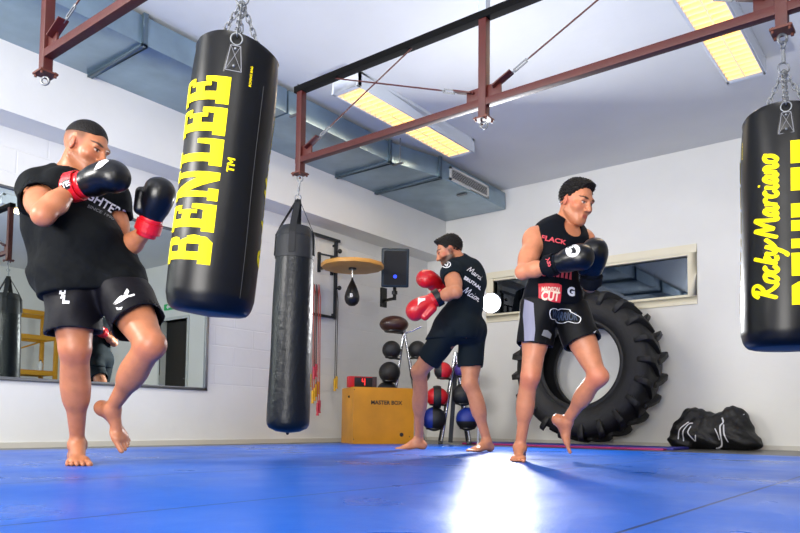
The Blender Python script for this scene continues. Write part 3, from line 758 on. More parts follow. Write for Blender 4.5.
MB().box(bc+az_*(bh-t/2), (bw-2*t, bd_-2*t, t), (ax_, ay_, az_)).build('top_panel', M_ply, pb, .001)
place_bm(bm_fit(text_flat('MASTER BOX', .03), .35), 'lettering', bc-ay_*bd_/2+az_*.44+ax_*.03, ax_, az_, M_blackm, pb)
sc = MB()
for (x, z) in ((-.33, .05), (.29, .08), (-.33, .57), (.33, .57)): sc.cyl(bc-ay_*(bd_/2+.0005)+ax_*x+az_*z, bc-ay_*(bd_/2-.004)+ax_*x+az_*z, .006, 10)
sc.build('screws', M_steel, pb)
hl = MB().cyl(bc-ay_*(bd_/2+.0008)+ax_*.2+az_*.1, bc-ay_*(bd_/2-.004)+ax_*.2+az_*.1, .022, 16); hl.build('hand_hole', M_blackm, pb)
kn = MB().sphere(bc-ax_*(bw/2+.002)-ay_*.08+az_*.5, .014, 10, 8); kn.build('side_knob', M_blackm, pb)

# timer on the box
tc_ = bc+ax_*(-.2)+ay_*(-.08)+az_*(bh)
tr_ = root('interval_timer', tc_, 'small black timer with red end and red digit on top of the jump box', 'timer', rotz=ROT)
MB().box(tc_+az_*.06, (.2, .1, .118), (ax_, ay_, az_)).build('case', M_blackm, tr_, .004)
MB().box(tc_+az_*.06-ax_*.13, (.06, .1, .118), (ax_, ay_, az_)).build('red_end_block', mat('red_plastic', '#c01820', .4), tr_, .004)
MB().box(tc_+az_*.06+ax_*.125, (.05, .1, .118), (ax_, ay_, az_)).build('speaker_panel', mat('grey_plastic', '#3b2a2c', .5), tr_, .004)
MB().box(tc_+az_*.112-ax_*.03-ay_*.0505, (.25, .003, .008), (ax_, ay_, az_)).build('red_trim', bpy.data.materials['red_plastic'], tr_)
seg = poly_flat([[(0,.5),(.12,.5),(.12,1),(0,1)], [(.38,0),(.5,0),(.5,1),(.38,1)], [(.12,.5),(.38,.5),(.38,.6),(.12,.6)]])
place_bm(bm_fit(seg, .035), 'digit', tc_+az_*.06-ay_*.05, ax_, az_, mat('led_red', '#ff3030', .5, emit='#ff2a20', estr=2.), tr_)

# ------------------------------------------------------------------ speed ball platform
sb = root('speed_bag_platform', (-5.5, 6.34, 2.1), 'round wooden speed bag platform mounted on the left wall', 'platform')
sc0 = V(at(352.5, 268, 8.1)); pr = [(0.36*(1+.0)*math.cos(2*PI*(k+.5)/12), .36*math.sin(2*PI*(k+.5)/12)) for k in range(12)]
MB().prism(pr, sc0, (1, 0, 0), (0, 1, 0), (0, 0, 1), .045).build('board', mat('light_plywood', '#c99242', .45, var=.1, vscale=4), sb, .004)
br_ = MB()
for y in (0., .22):
    wx = XL-sc0.x+.015; br_.bar(sc0+V((wx, y, .06)), sc0+V((.15, y, .06)), .03, .03); br_.bar(sc0+V((wx, y, .02)), sc0+V((wx, y, .26)), .03, .03)
    br_.bar(sc0+V((wx+.01, y, .24)), sc0+V((.05, y, .07)), .02, .02)
br_.build('wall_bracket', M_steel, sb)
MB().cyl(sc0, sc0-V((0, 0, .02)), .045, 16).build('swivel_plate', M_steel, sb)
s2 = root('speed_bag', sc0-V((0, 0, .02)), 'small black teardrop speed bag hanging under the wooden platform', 'speed bag')
pf = [(.001, -.44), (.035, -.435), (.068, -.41), (.085, -.37), (.087, -.33), (.075, -.28), (.052, -.22), (.03, -.17), (.014, -.14), (.008, -.11)]
MB().lathe(pf, sc0-V((0, 0, .0)), (0, 0, 1), 24).build('ball', mat('speed_ball_leather', '#121214', .3), s2)
MB().cyl(sc0-V((0, 0, .02)), sc0-V((0, 0, .13)), .006, 8).build('swivel_link', M_chrome, s2)
bmt = bm_fit(text_flat('B', .03), .03); place_bm(bmt, 'logo', sc0-V((0, 0, .33))+V((.61, -.79, 0))*.089, (.79, .61, 0), (0, 0, 1), M_white, s2)

# ------------------------------------------------------------------ wall rack with pegs and skipping ropes
wr = root('wall_rack', (XL, 6.0, 2.0), 'dark steel wall frame with black pegs between the plain bag and the platform', 'rack')
Xr = XL+.05; ya, yb = 5.72, 6.22; za, zb = 1.49, 2.44
m = MB(); m.bar((Xr, ya, zb), (Xr, yb+.06, zb), .035, .035); m.bar((Xr, ya, za), (Xr, yb+.02, za), .03, .03); m.bar((Xr, ya, za), (Xr, ya, zb), .035, .035); m.bar((Xr, yb, za-.02), (Xr, yb, zb), .035, .035)
m.build('frame', M_steel, wr, .003)
for y in (ya, yb):
    for z in (za+.04, zb-.06): MB().bar((XL, y, z), (Xr, y, z), .025, .025).build('standoff', M_steel, wr)
pegs = []
for (y, z) in ((ya, 2.3), (yb, 2.3), (ya, 1.85), (yb, 1.85)):
    pg = MB().cyl((Xr, y, z), (Xr+.06, y, z), .01, 10); pg.sphere((Xr+.065, y, z), .028, 12, 8); pg.build('peg', M_blackm, wr)
def rope(y, x, z0, z1, c, hc, label, n=2, sway=0.):
    r = root('skipping_rope', (x, y, z0), label, 'skipping rope', 'skipping ropes hanging on the wall rack')
    m = MB(); 
    for k in range(n):
        yy = y+(k-.5)*.03
        m.tube([(x, y, z0), (x+.004, yy+sway*.3, z0-.15), (x, yy+sway*.7, (z0+z1)/2), (x, yy+sway, z1+.14)], .0055, 6)
    m.build('cord', c, r)
    for k in range(n):
        yy = y+(k-.5)*.03+sway; zz = z1+.0+(.03 if k else 0)
        MB().lathe([(.009, .15), (.016, .145), (.017, .08), (.013, .03), (.019, .0)], (x, yy, zz), (0, 0, 1), 12).build('handle', hc, r)
M_rope = mat('rope_brown', '#6e3b30', .6); M_rope2 = mat('rope_dark', '#4a4640', .6); M_rope3 = mat('rope_red', '#b0483a', .6)
M_hy = mat('yellow_handle', '#d9a60a', .4); M_hr = mat('red_handle', '#b52540', .4)
xx = Xr+.03
rope(ya+.055+.0, xx, 1.83, .6, M_rope, M_hy, 'brown skipping rope with yellow handles, leftmost in the bunch on the wall frame', 2, -.0)
rope(ya+.055+.035, xx+.02, 1.83, .44, M_rope3, M_hy, 'red-brown skipping rope whose yellow handles hang low beside the plain bag', 2, .02)
rope(ya+.055+.06, xx+.03, 1.83, .72, M_rope2, M_hr, 'dark skipping rope with dark red handles hanging in the bunch', 2, .0)
rope(ya+.055+.1, xx, 1.83, .52, M_rope, M_hy, 'brown skipping rope with yellow handles, rightmost in the bunch', 2, .03)
rope(ya+.055+.08, xx+.05, 1.83, .3, M_rope3, M_hr, 'red skipping rope with pinkish red handles dangling lowest of the bunch', 2, .03)
rope(yb, xx, 1.83, .6, M_rope2, M_hy, 'dark skipping rope with yellow handles hanging alone above the jump box', 2, .0)

# ------------------------------------------------------------------ loudspeaker
sp = root('loudspeaker', at(395, 268, 8.55), 'black loudspeaker with a blue light on a wall bracket under the beam', 'loudspeaker')
spc = at(395, 268, 8.55); d = V((.62, -.75, -.22)).normalized(); s1 = V((0, 0, 1)).cross(d).normalized(); up = d.cross(s1); up = -up if up.z < 0 else up
MB().box(spc, (.33, .26, .46), (s1, d, up)).build('cabinet', mat('speaker_cabinet', '#0d2433', .45), sp, .02, 3)
MB().box(spc+d*.131, (.27, .006, .4), (s1, d, up)).build('grille', mat('speaker_grille', '#15191f', .6, bump=.5, bscale=300), sp, .006)
MB().cyl(spc+d*.133+up*-.1, spc+d*.137+up*-.1, .022, 20).build('blue_light', mat('blue_led', '#2a4cff', .4, emit='#2a48ff', estr=.8), sp)
bk = MB(); p0 = spc-up*.23-d*.02; bk.bar(p0, p0-V((0, 0, .16)), .03, .03); bk.bar(p0-V((0, 0, .14)), V((p0.x-.2, p0.y+.05, p0.z-.14)), .03, .03)
bk.bb((p0.x-.23, p0.y, p0.z-.22), (p0.x-.2, p0.y+.1, p0.z+.02)); bk.cyl(p0-V((0, 0, .05)), p0-V((0, 0, .09)), .035, 12); bk.build('bracket', M_blackm, sp)

# ------------------------------------------------------------------ ball racks
RK = V((math.cos(YAW), math.sin(YAW), 0))   # racks stand parallel to the view
def ball_rack(apex, bl, br2, label, heights, hooks=False):
    """two chrome legs meeting near the top, trays on both sides"""
    apex = V(apex); bl = V(bl); br2 = V(br2)
    r = root('ball_rack', (apex.x, apex.y, 0), label, 'rack')
    back = V((-math.sin(YAW), math.cos(YAW), 0))
    for b in (bl, br2):
        MB().tube([b, apex], .018, 12).build('upright', M_chrome, r)
        MB().tube([b+back*.16-RK*.02, apex+back*.05], .014, 10).build('rear_upright', M_steel, r)
        MB().bar(b-RK*.02-back*.14, b+back*.3, .05, .03).build('foot', M_steel, r, .004)
    if hooks:
        m = MB(); m.tube([apex-V((0, 0, .06)), apex+RK*.1-V((0, 0, .02)), apex+RK*.2+V((0, 0, .03))], .009, 8); m.tube([apex-V((0, 0, .05)), apex-RK*.02-back*.12-V((0, 0, .03)), apex-back*.16+V((0, 0, .02))], .009, 8); m.build('hook_arm', M_chrome, r)
    return r
def ball(px, py, dep, rad, c1, label, c2=None, split='half', sq=(1, 1, 1), tray=None, name='medicine_ball', cat='medicine ball', group='medicine balls on the racks'):
    c = at(px, py, dep); rt = root(name, c, label, cat, group)
    axs = (RK, V((-math.sin(YAW), math.cos(YAW), 0)), V((0, 0, 1)))
    m = MB().sphere(c, (rad*sq[0], rad*sq[1], rad*sq[2]), 32, 20, axs); o = m.build('panel_cover', c1, rt)
    if c2:
        g = MB(); n = 32
        if split == 'half': rng = (-.15, 1.0)
        elif split == 'band': rng = (-.33, .33)
        else: rng = (-1., -.2)
        vs = []; fs = []; K = 14
        A = axs[2] if split == 'bottom' else (axs[0] if split != 'band' else axs[0])
        Bv = axs[1]; Cv = A.cross(Bv)
        for i in range(K+1):
            x = rng[0]+(rng[1]-rng[0])*i/K; q = math.sqrt(max(0, 1-x*x))
            for k in range(n): vs.append(c+(A*x+(Bv*math.cos(2*PI*k/n)+Cv*math.sin(2*PI*k/n))*q)*(rad*1.008)*(sq[0] if abs(A.z) < .5 else sq[2]))
        for i in range(K):
            for k in range(n): fs.append((i*n+k, i*n+(k+1) % n, (i+1)*n+(k+1) % n, (i+1)*n+k))
        g.add(vs, fs).build('contrast_panel', c2, rt, merge=False)
    if tray is not None:
        t = MB(); zc = c.z-rad*sq[2]*.93
        t.tube([c+RK*(rad*.62*math.cos(2*PI*k/20))+axs[1]*(rad*.62*math.sin(2*PI*k/20))+V((0, 0, -rad*sq[2]*.8-.0)) for k in range(20)], .009, 6, closed=True)
        a = c+V((0, 0, -rad*sq[2]*.8))+axs[1]*rad*.62; b = tray
        t.tube([a, V((b.x, b.y, a.z))], .011, 8); t.build('ball_tray', M_blackm, TRAYP[0])
    return rt
TRAYP = [None]
K_ = mat('ball_black', '#0f1216', .5, bump=.3, bscale=150); K_r = mat('ball_red', '#c4121e', .42, bump=.2, bscale=150); K_b = mat('ball_blue', '#0e2a86', .45, bump=.2, bscale=150)
K_br = mat('ball_brown_leather', '#3a1f17', .38, var=.3, vscale=8); K_p = mat('ball_purple', '#3d2f78', .45)
D1 = 8.25
def up_at(a, b, z):
    t = (z-a.z)/(b.z-a.z); return a+(b-a)*t
a1 = at(404, 329, D1+.17); l1 = at(389, 441, D1+.17); r1 = at(424, 441, D1+.17); l1.z = r1.z = .01
TRAYP[0] = ball_rack(a1, l1, r1, 'chrome ball rack behind the jump box, carrying black balls and a brown one', (), True)
ball(394, 324.5, D1, .17, K_br, 'large oval brown leather ball on top of the rack behind the jump box', sq=(1, .85, .6), tray=a1)
ball(391.5, 350, D1-.05, .108, K_, 'black ball just below the brown leather one', tray=up_at(l1, a1, 1.0))
ball(389.5, 372.5, D1-.05, .125, K_, 'bigger black ball on the left of the first rack, above the box top', tray=up_at(l1, a1, .7))
ball(387, 392, D1, .125, K_, 'black ball half hidden behind the top of the jump box', tray=up_at(l1, a1, .5))
ball(417.5, 350, D1, .108, K_, 'black ball on the right side of the first rack, partly behind the bent knee', tray=up_at(r1, a1, 1.0))
ball(420, 374, D1, .12, K_, 'dark ball behind the bent leg of the boxer in red gloves', tray=up_at(r1, a1, .7))
D2 = 7.9
a2 = at(455.5, 352, D2+.17); l2 = at(441.5, 443, D2+.17); r2 = at(470, 443, D2+.17); l2.z = r2.z = .01
TRAYP[0] = ball_rack(a2, l2, r2, 'second chrome A-shaped ball rack seen between the legs of the boxer in red gloves', ())
back = V((-math.sin(YAW), math.cos(YAW), 0))
gp = MB(); gp.bar(l2+V((.05, .04, 0))+back*.04+RK*.04, a2+back*.06+RK*.02, .01, .05, RK); gp.build('side_plate', M_steel, TRAYP[0])
ball(443, 371, D2, .1, K_r, 'red ball on the second rack, highest of the left side', c2=K_, split='left' if 0 else 'half' if 0 else None, tray=up_at(l2, a2, .75))
ball(437, 397, D2, .128, K_r, 'red ball with a black band, between the plain red ball and the blue one', c2=K_, split='band', sq=(1, 1, .85), tray=up_at(l2, a2, .4))
ball(434, 419, D2, .135, K_b, 'blue and black ball at the bottom left of the second rack', c2=K_, split='half', tray=up_at(l2, a2, .12))
ball(462, 370, D2, .085, K_p, 'small purple ball mostly hidden behind the thigh on the second rack', tray=up_at(r2, a2, .75))
ball(463, 395, D2, .125, K_, 'black ball on the right side of the second rack above the blue one', tray=up_at(r2, a2, .4))
ball(467.5, 419, D2, .13, K_b, 'blue ball with black underside at the bottom right of the second rack', c2=K_, split='bottom', tray=up_at(r2, a2, .12))

# ------------------------------------------------------------------ strobe on a stand behind the middle boxer
L0 = at(491, 303, 7.25); aim = V((-1.0, 2.6, .95)); ld = (aim-L0).normalized()
sr = root('studio_strobe', (L0.x-.12, L0.y-.09, -.012), 'bright studio flash head on a slim stand behind the boxer in red gloves', 'studio light')
M_stand = mat('stand_grey', '#9a9ca0', .4, .6)
MB().lathe([(.055, -.3), (.06, -.29), (.06, -.12), (.065, -.1), (.1, 0), (.103, 0), (.067, -.105), (.02, -.105)], L0, ld, 32).build('flash_head', mat('strobe_grey', '#b9bcc0', .5), sr)
MB().lathe([(.0001, -.03), (.06, -.03), (.085, -.02), (.092, -.014)], L0, ld, 32).build('lamp_face', mat('flash_glow', '#ffffff', .5, emit='#f6f9ff', estr=20.), sr)
polep = V((L0.x-.1, L0.y-.075, 0))
MB().cyl((polep.x, polep.y, .03), (polep.x, polep.y, L0.z-.05), .011, 10).build('pole', M_stand, sr)
MB().bar((polep.x, polep.y, L0.z-.06), L0-ld*.2-V((0, 0, .05)), .03, .03).build('tilt_bracket', M_stand, sr)
MB().lathe([(.001, 0), (.085, 0), (.085, .012), (.02, .02), (.013, .05), (.001, .05)], (polep.x, polep.y, -.012), n=24).build('base_plate', M_stand, sr)

# ------------------------------------------------------------------ duffel bag by the back wall
def duffel():
    o = V((-1.98, 7.86, -.012)); r = root('duffel_bag', o, 'slouching black sports bag with white straps and marks on the floor by the back wall', 'bag')
    sdf = SDF((-.56, -.32, -.02), (.62, .32, .6), .014)
    for c, rr_ in (((-.3, 0, .16), (.2, .2, .17)), ((-.12, 0, .15), (.24, .22, .16)), ((.12, 0, .16), (.25, .22, .17)), ((.32, 0, .14), (.18, .2, .15)), ((-.22, .0, .29), (.17, .14, .155)), ((.24, .02, .29), (.19, .14, .155)), ((0, 0, .24), (.36, .17, .15)), ((.42, .0, .08), (.15, .16, .09)), ((-.4, 0, .1), (.12, .18, .1)), ((0, 0, .28), (.25, .08, .06))):
        sdf.ell(c, rr_, .06)
    def wr(x, y, z): return .010*np.sin(18*x+9*z+4*np.sin(7*y+11*z))+.007*np.sin(31*z+13*x+2)+.006*np.sin(40*x*z*4)
    sdf.disp(wr); sdf.cut((0, 0, 0), (0, 0, -1), .01)
    me = sdf.mesh('bag_body'); me.transform(Matrix.Translation(o) @ Matrix.Diagonal((.84, .9, 1, 1)))
    b_ = link('bag_body', me, mat('duffel_nylon', '#08090c', .6, bump=.4, bscale=30), r, smooth=True)
    M_ = me.copy(); bm = bmesh.new(); bm.from_mesh(b_.data); bm.transform(Matrix.Translation(o)); bv = BVHTree.FromBMesh(bm); bm.free()
    def strip(pts, w, name):
        decal(strokes_flat([pts], w), name, o+V((0, -.2, 0)), (1, 0, 0), (0, 0, 1), bv, M_white2, r, .004, .02, .6)
    M_white2 = mat('bag_white', '#c9cad0', .6)
    strip([(-.3, .1), (-.28, .2), (-.22, .27), (-.2, .28)], .012, 'strap'); strip([(-.25, .08), (-.24, .18), (-.2, .26), (-.15, .27)], .012, 'strap'); strip([(-.17, .24), (-.19, .17), (-.14, .1), (-.12, .09), (-.11, .15)], .012, 'strap')
    strip([(.12, .33), (.14, .28), (.12, .24), (.13, .14), (.12, .04), (.06, .01)], .014, 'strap'); strip([(.07, .22), (.1, .16), (.11, .1)], .01, 'strap'); strip([(.15, .26), (.16, .17), (.19, .08)], .012, 'strap')
    strip([(.31, .36), (.37, .4)], .014, 'logo'); strip([(.38, .33), (.42, .37)], .012, 'logo'); strip([(.4, .27), (.43, .3), (.45, .26), (.42, .25)], .01, 'logo')

# yellow storage rack seen in the mirror
ys_ = root('storage_rack', (2.2, 6.6, 0), 'tall yellow steel storage rack on the right side, seen only in the mirror', 'rack')
M_ry = mat('yellow_rack_paint', '#c98f0a', .45)
for x in (2.2, 2.8):
    for y in (5.2, 6.82): MB().bb((x-.035, y-.035, 0), (x+.035, y+.035, 2.35)).build('rack_post', M_ry, ys_, .003)
for z in (1.12, 1.82, 2.3):
    for x in (2.2, 2.8): MB().bb((x-.02, 5.2, z-.04), (x+.02, 6.82, z+.04)).build('rack_beam', M_ry, ys_)
    for y in (5.2, 6.82): MB().bb((2.2, y-.02, z-.03), (2.8, y+.02, z+.03)).build('cross_member', M_ry, ys_)
MB().bar((2.8, 5.25, 1.15), (2.8, 6.8, 1.8), .03, .03).build('diagonal_brace', M_ry, ys_)
bxo('shelf_board', (2.18, 5.2, 1.16), (2.82, 6.8, 1.175), M_ply, parent=ys_)
for i, (y, c, lab) in enumerate(((6.05, '#3f6f9a', 'blue plastic bottle on the yellow rack, nearer the camera in the mirror'), (6.62, '#cfd3d6', 'white plastic bottle on the yellow rack beside the post in the mirror'))):
    b_ = root('water_bottle', (2.4, y, 1.175), lab, 'bottle'); MB().lathe([(.035, 0), (.04, .01), (.04, .15), (.02, .19), (.014, .2)], (2.4, y, 1.175), n=16).build('bottle_body', mat('bottle_plastic_'+'ab'[i], c, .3), b_); MB().cyl((2.4, y, 1.374), (2.4, y, 1.4), .017, 12).build('cap', M_blackm, b_)
duffel()
# ------------------------------------------------------------------ people
def nv(a): return np.array(a, dtype=float)
def unit(a): a = nv(a); return a/np.linalg.norm(a)
class Figure:
    """one person: joints in a frame whose x runs right, y away, z up; origin on the mat at the standing foot"""
    def __init__(s, base_px, dep, J, label, girth=1.):
        b = atz(base_px, 0, dep); s.base = b; s.g = girth
        s.root = root('person', b, label, 'person', rotz=YAW)
        s.inv = Matrix.Rotation(-YAW, 4, 'Z') @ Matrix.Translation(-b)
        s.J = {}
        for k, v in J.items():
            p = at(v[0], v[1], dep+v[2]) if v[1] < 1000 else atz(v[0], (v[1]-1000), dep+v[2])
            s.J[k] = nv(s.inv @ p)
    def loc(s, px, py, dep_abs): return nv(s.inv @ at(px, py, dep_abs))

def limb_arm(P, sh, el, wr, g, side_out):
    sh, el, wr = map(nv, (sh, el, wr)); u = unit(el-sh); f = unit(wr-el)
    P.append(('c', sh, sh+(el-sh)*.55, .056*g, .049*g, .03)); P.append(('c', sh+(el-sh)*.5, el, .048*g, .039*g, .02))
    P.append(('e', sh+nv(side_out)*.012+u*.03, (.058*g, .058*g, .07*g), .03, None))          # deltoid
    bi = unit(f-u*np.dot(f, u)+1e-4); P.append(('e', sh+(el-sh)*.55+bi*.012, (.043*g, .043*g, .08*g), .03, basis(u)))
    P.append(('e', sh+(el-sh)*.55-bi*.014, (.042*g, .042*g, .09*g), .03, basis(u)))
    P.append(('e', el, (.040*g, .040*g, .040*g), .015, None))
    P.append(('c', el, el+f*.09, .040*g, .044*g, .02)); P.append(('c', el+f*.09, wr, .044*g, .028*g, .02))
def basis(z, up=(0, .3, 1)):
    z = unit(z); x = np.cross(up, z)
    if np.linalg.norm(x) < .1: x = np.cross((1, 0, 0), z)
    x = unit(x); y = np.cross(z, x); return (x, y, z)
def limb_leg(P, hip, kn, an, kfwd, g):
    hip, kn, an = map(nv, (hip, kn, an)); t = unit(kn-hip); c = unit(an-kn); kf = unit(nv(kfwd)); Lt = np.linalg.norm(kn-hip); Lc = np.linalg.norm(an-kn)
    P.append(('c', hip, hip+t*Lt*.5, .088*g, .076*g, .03)); P.append(('c', hip+t*Lt*.45, kn-t*.02, .076*g, .052*g, .03))
    P.append(('e', hip+t*Lt*.5+kf*.022, (.058*g, .06*g, Lt*.36), .03, basis(t)))
    P.append(('e', hip+t*Lt*.5-kf*.022, (.055*g, .055*g, Lt*.36), .03, basis(t)))
    inn = np.cross(t, kf); P.append(('e', kn-t*.075+kf*.015+inn*.024, (.030*g, .030*g, .06), .035, basis(t))); P.append(('e', kn-t*.07+kf*.012-inn*.024, (.028*g, .028*g, .06), .035, basis(t)))
    P.append(('e', kn+kf*.010, (.046*(.5+.5*g), .046*(.5+.5*g), .06), .04, basis(c))); P.append(('e', kn+kf*.036, (.026, .026, .03), .018, basis(c)))
    P.append(('c', kn, kn+c*Lc*.5, .045*g, .040*g, .03)); P.append(('c', kn+c*Lc*.4, an, .041*g, .031, .035))
    P.append(('e', kn+c*Lc*.3-kf*.026-inn*.012, (.034*g, .036*g, Lc*.30), .04, basis(c))); P.append(('e', kn+c*Lc*.28-kf*.024+inn*.016, (.032*g, .034*g, Lc*.28), .04, basis(c)))
    P.append(('c', kn+c*Lc*.5-kf*.02, an-kf*.026, .022, .012, .02))       # achilles
    P.append(('e', an, (.034, .034, .034), .015, None))
    P.append(('e', an+inn*.026, (.014, .014, .016), .012, None)); P.append(('e', an-inn*.026, (.014, .014, .016), .012, None))
def foot(P, an, toe, up, big_side, L=.25):
    """toe: direction heel to toes; up: dorsal direction; big_side: direction of the big toe"""
    an = nv(an); toe = unit(toe); up = unit(nv(up)-toe*np.dot(up, toe)); s_ = unit(nv(big_side)-toe*np.dot(big_side, toe)-up*np.dot(big_side, up))
    k = L/.25; ax = (s_, toe, up)
    heel = an-toe*.035*k-up*.052*k
    P.append(('e', heel, (.031*k, .036*k, .032*k), .02, ax)); P.append(('c', an-up*.005, heel, .033, .028, .02))
    P.append(('c', an+toe*.015*k-up*.012, an+toe*.105*k-up*.056*k+s_*.006, .034*k, .020*k, .03))
    P.append(('c', heel+up*.004-s_*.008, an+toe*.13*k-up*.068*k-s_*.024, .024*k, .016*k, .025))
    P.append(('e', an+toe*.11*k-up*.066*k, (.044*k, .045*k, .018*k), .02, ax))
    P.append(('e', an+toe*.125*k-up*.064*k+s_*.028, (.018*k, .024*k, .018*k), .015, ax))
    tl = [(.033, .150, .185, .0125), (.012, .160, .185, .009), (-.006, .155, .177, .0085), (-.022, .146, .167, .008), (-.036, .135, .154, .0085)]
    for (o, a, b, r) in tl:
        P.append(('c', an+s_*o*k+toe*(a-.035)*k-up*.068*k, an+s_*o*1.12*k+toe*b*k-up*.074*k, r*k, r*k, .004))
def head_prims(c, fwd, up, sc=1., nose=1., jaw=1.):
    f = unit(fwd); u = unit(nv(up)-f*np.dot(up, f)); r = np.cross(f, u)
    A = (r, f, u)
    def p(a, b, d): return nv(c)+(r*a+f*b+u*d)*sc
    P = [('e', p(0, -.012, .022), (.074*sc, .096*sc, .088*sc), .0, A), ('e', p(0, .03, -.03), (.06*sc, .066*sc, .085*sc), .03, A),
         ('e', p(0, .055, -.085), (.040*sc*jaw, .035*sc, .036*sc), .03, A), ('e', p(0, .075, -.108), (.020*sc, .018*sc, .016*sc), .02, A),
         ('c', p(-.056*jaw, .0, -.06), p(-.02, .068, -.104), .015*sc, .014*sc, .03), ('c', p(.056*jaw, .0, -.06), p(.02, .068, -.104), .015*sc, .014*sc, .03),
         ('c', p(-.036, .083, .016), p(.036, .083, .016), .012*sc, .012*sc, .02),
         ('e', p(-.046, .062, -.032), (.022*sc,)*3, .025, A), ('e', p(.046, .062, -.032), (.022*sc,)*3, .025, A),
         ('c', p(0, .090, .008), p(0, .112*nose, -.036), .0075*sc, .0105*sc, .012), ('e', p(0, .110*nose, -.040), (.011*sc, .012*sc, .010*sc), .006, A),
         ('e', p(-.014, .099, -.044), (.009*sc, .011*sc, .008*sc), .006, A), ('e', p(.014, .099, -.044), (.009*sc, .011*sc, .008*sc), .006, A),
         ('s', p(-.032, .098, -.006), (.019*sc, .014*sc, .0115*sc), .012, A), ('s', p(.032, .098, -.006), (.019*sc, .014*sc, .0115*sc), .012, A),
         ('e', p(-.031, .076, -.007), (.0125*sc,)*3, .003, A), ('e', p(.031, .076, -.007), (.0125*sc,)*3, .003, A),
         ('c', p(-.017, .089, -.070), p(.017, .089, -.070), .0065*sc, .0065*sc, .008), ('c', p(-.015, .088, -.081), p(.015, .088, -.081), .0075*sc, .0075*sc, .008),
         ('s', p(0, .104, -.0755), (.02*sc, .006*sc, .0022*sc), .003, A)]
    for s_ in (-1, 1):
        P += [('e', p(s_*.075, -.008, -.016), (.008*sc, .017*sc, .028*sc), .006, (unit(r+f*s_*.35*-1), unit(f+r*s_*.35), u)), ('s', p(s_*.088, .0, -.012), (.006*sc, .011*sc, .018*sc), .004, A)]
    return P, (r, f, u)
def torso_prims(pel, waist, chest, nb, shR, shL, pr, pu_f, cr, cf, g, belly=0.):
    """pr/cr: right directions of pelvis/chest, pu_f / cf: forward directions"""
    pel, waist, chest, nb, shR, shL = map(nv, (pel, waist, chest, nb, shR, shL)); pr = unit(pr); cr = unit(cr)
    up1 = unit(waist-pel); up2 = unit(nb-chest); pf = unit(nv(pu_f)-up1*np.dot(pu_f, up1)); cf = unit(nv(cf)-up2*np.dot(cf, up2))
    A1 = (unit(np.cross(pf, up1)), pf, up1); A2 = (unit(np.cross(cf, up2)), cf, up2)
    P = [('e', pel, (.165*g, .115*g, .12), .04, A1), ('e', waist, (.138*g, .10*g+belly*.5, .15), .06, A1), ('e', chest, (.158*g, .118*g, .19), .06, A2),
         ('e', chest+A2[0]*.075+A2[1]*.055*g+up2*.07, (.085*g, .05*g, .065), .03, A2), ('e', chest-A2[0]*.075+A2[1]*.055*g+up2*.07, (.085*g, .05*g, .065), .03, A2),
         ('e', chest+A2[0]*.09-A2[1]*.05*g+up2*.05, (.075*g, .055*g, .11), .04, A2), ('e', chest-A2[0]*.09-A2[1]*.05*g+up2*.05, (.075*g, .055*g, .11), .04, A2),
         ('e', pel+A1[0]*.07-A1[1]*.07-up1*.03, (.085*g, .08*g, .09), .03, A1), ('e', pel-A1[0]*.07-A1[1]*.07-up1*.03, (.085*g, .08*g, .09), .03, A1)]
    if belly: P.append(('e', waist+A1[1]*.06-up1*.01, (.13*g, .09*g+belly*.4, .12), .05, A1))
    for sh in (shR, shL):
        P.append(('c', nb-up2*.03, sh, .055*g, .05*g, .05)); P.append(('c', nb+up2*.03, sh+(nb-sh)*.35, .04*g, .04*g, .04)); P.append(('c', chest+up2*.06, sh, .09*g, .055*g, .05))
    return P, A1, A2
def glove(s, wr, dirn, palm, thumb, m_main, m_cuff, name_lab=None, L=.27, cuffL=.1, k=1., m_piping=None):
    """wr wrist; dirn: towards the knuckles; palm: direction the palm faces; thumb: direction the thumb sits on"""
    wr = nv(wr); d = unit(dirn); pl = unit(nv(palm)-d*np.dot(palm, d)); th = unit(np.cross(d, pl)); th = th if np.dot(th, thumb) > 0 else -th
    A = (th, pl, d)
    c = wr+d*.14*k
    g = SDF(wr-.3, wr+.3, .0065)
    g.cone(wr+d*.03, wr+d*.10*k, .048*k, .062*k, 0); g.ell(wr+d*.165*k-pl*.012*k, (.072*k, .062*k, .085*k), .03, A); g.ell(wr+d*.20*k+pl*.012*k, (.070*k, .056*k, .055*k), .03, A)
    g.ell(wr+d*.165*k+pl*.075*k, (.028*k, .02*k, .05*k), .004, A, 'sub')
    g.cone(wr+d*.08*k+th*.06*k+pl*.02*k, wr+d*.155*k+th*.068*k+pl*.042*k, .029*k, .027*k, .012)
    g.cut(tuple(wr+d*.035), tuple(-d), .004)
    me = g.mesh('glove'); fig_in(s, me)
    gl_ = link('boxing_glove', me, m_main, s.root, smooth=True)
    g = SDF(wr-.2, wr+.2, .0055); g.cone(wr-d*.035, wr+d*.055*k, .043*k, .052*k, 0, flat=True); g.disp(lambda X, Y, Z: -.004+0*X+0*Y+0*Z)
    g.cone(wr-d*.08, wr-d*.015, .034*k, .034*k, .004, 'sub', flat=True)
    me = g.mesh('cuff'); fig_in(s, me); cf_ = link('cuff', me, m_cuff, gl_, smooth=True)
    st = MB(); rr_ = .0605*k; o1 = Vector(pl); o2 = Vector(th)
    st_c = Vector(wr+d*.012)
    pts = [st_c+(o1*math.cos(a)+o2*math.sin(a))*rr_ for a in [2*PI*i/28 for i in range(28)]]
    m2 = MB()
    for i in range(28):
        a = pts[i]; b = pts[(i+1) % 28]; n_ = ((a+b)/2-st_c).normalized(); m2.box((a+b)/2, ((b-a).length*1.08, .05, .005), ((b-a).normalized(), Vector(d), n_))
    me = m2.mesh('strap'); fig_in(s, me); link('wrist_strap', me, m_piping or m_cuff, gl_, smooth=True)
    return gl_, A, wr, k
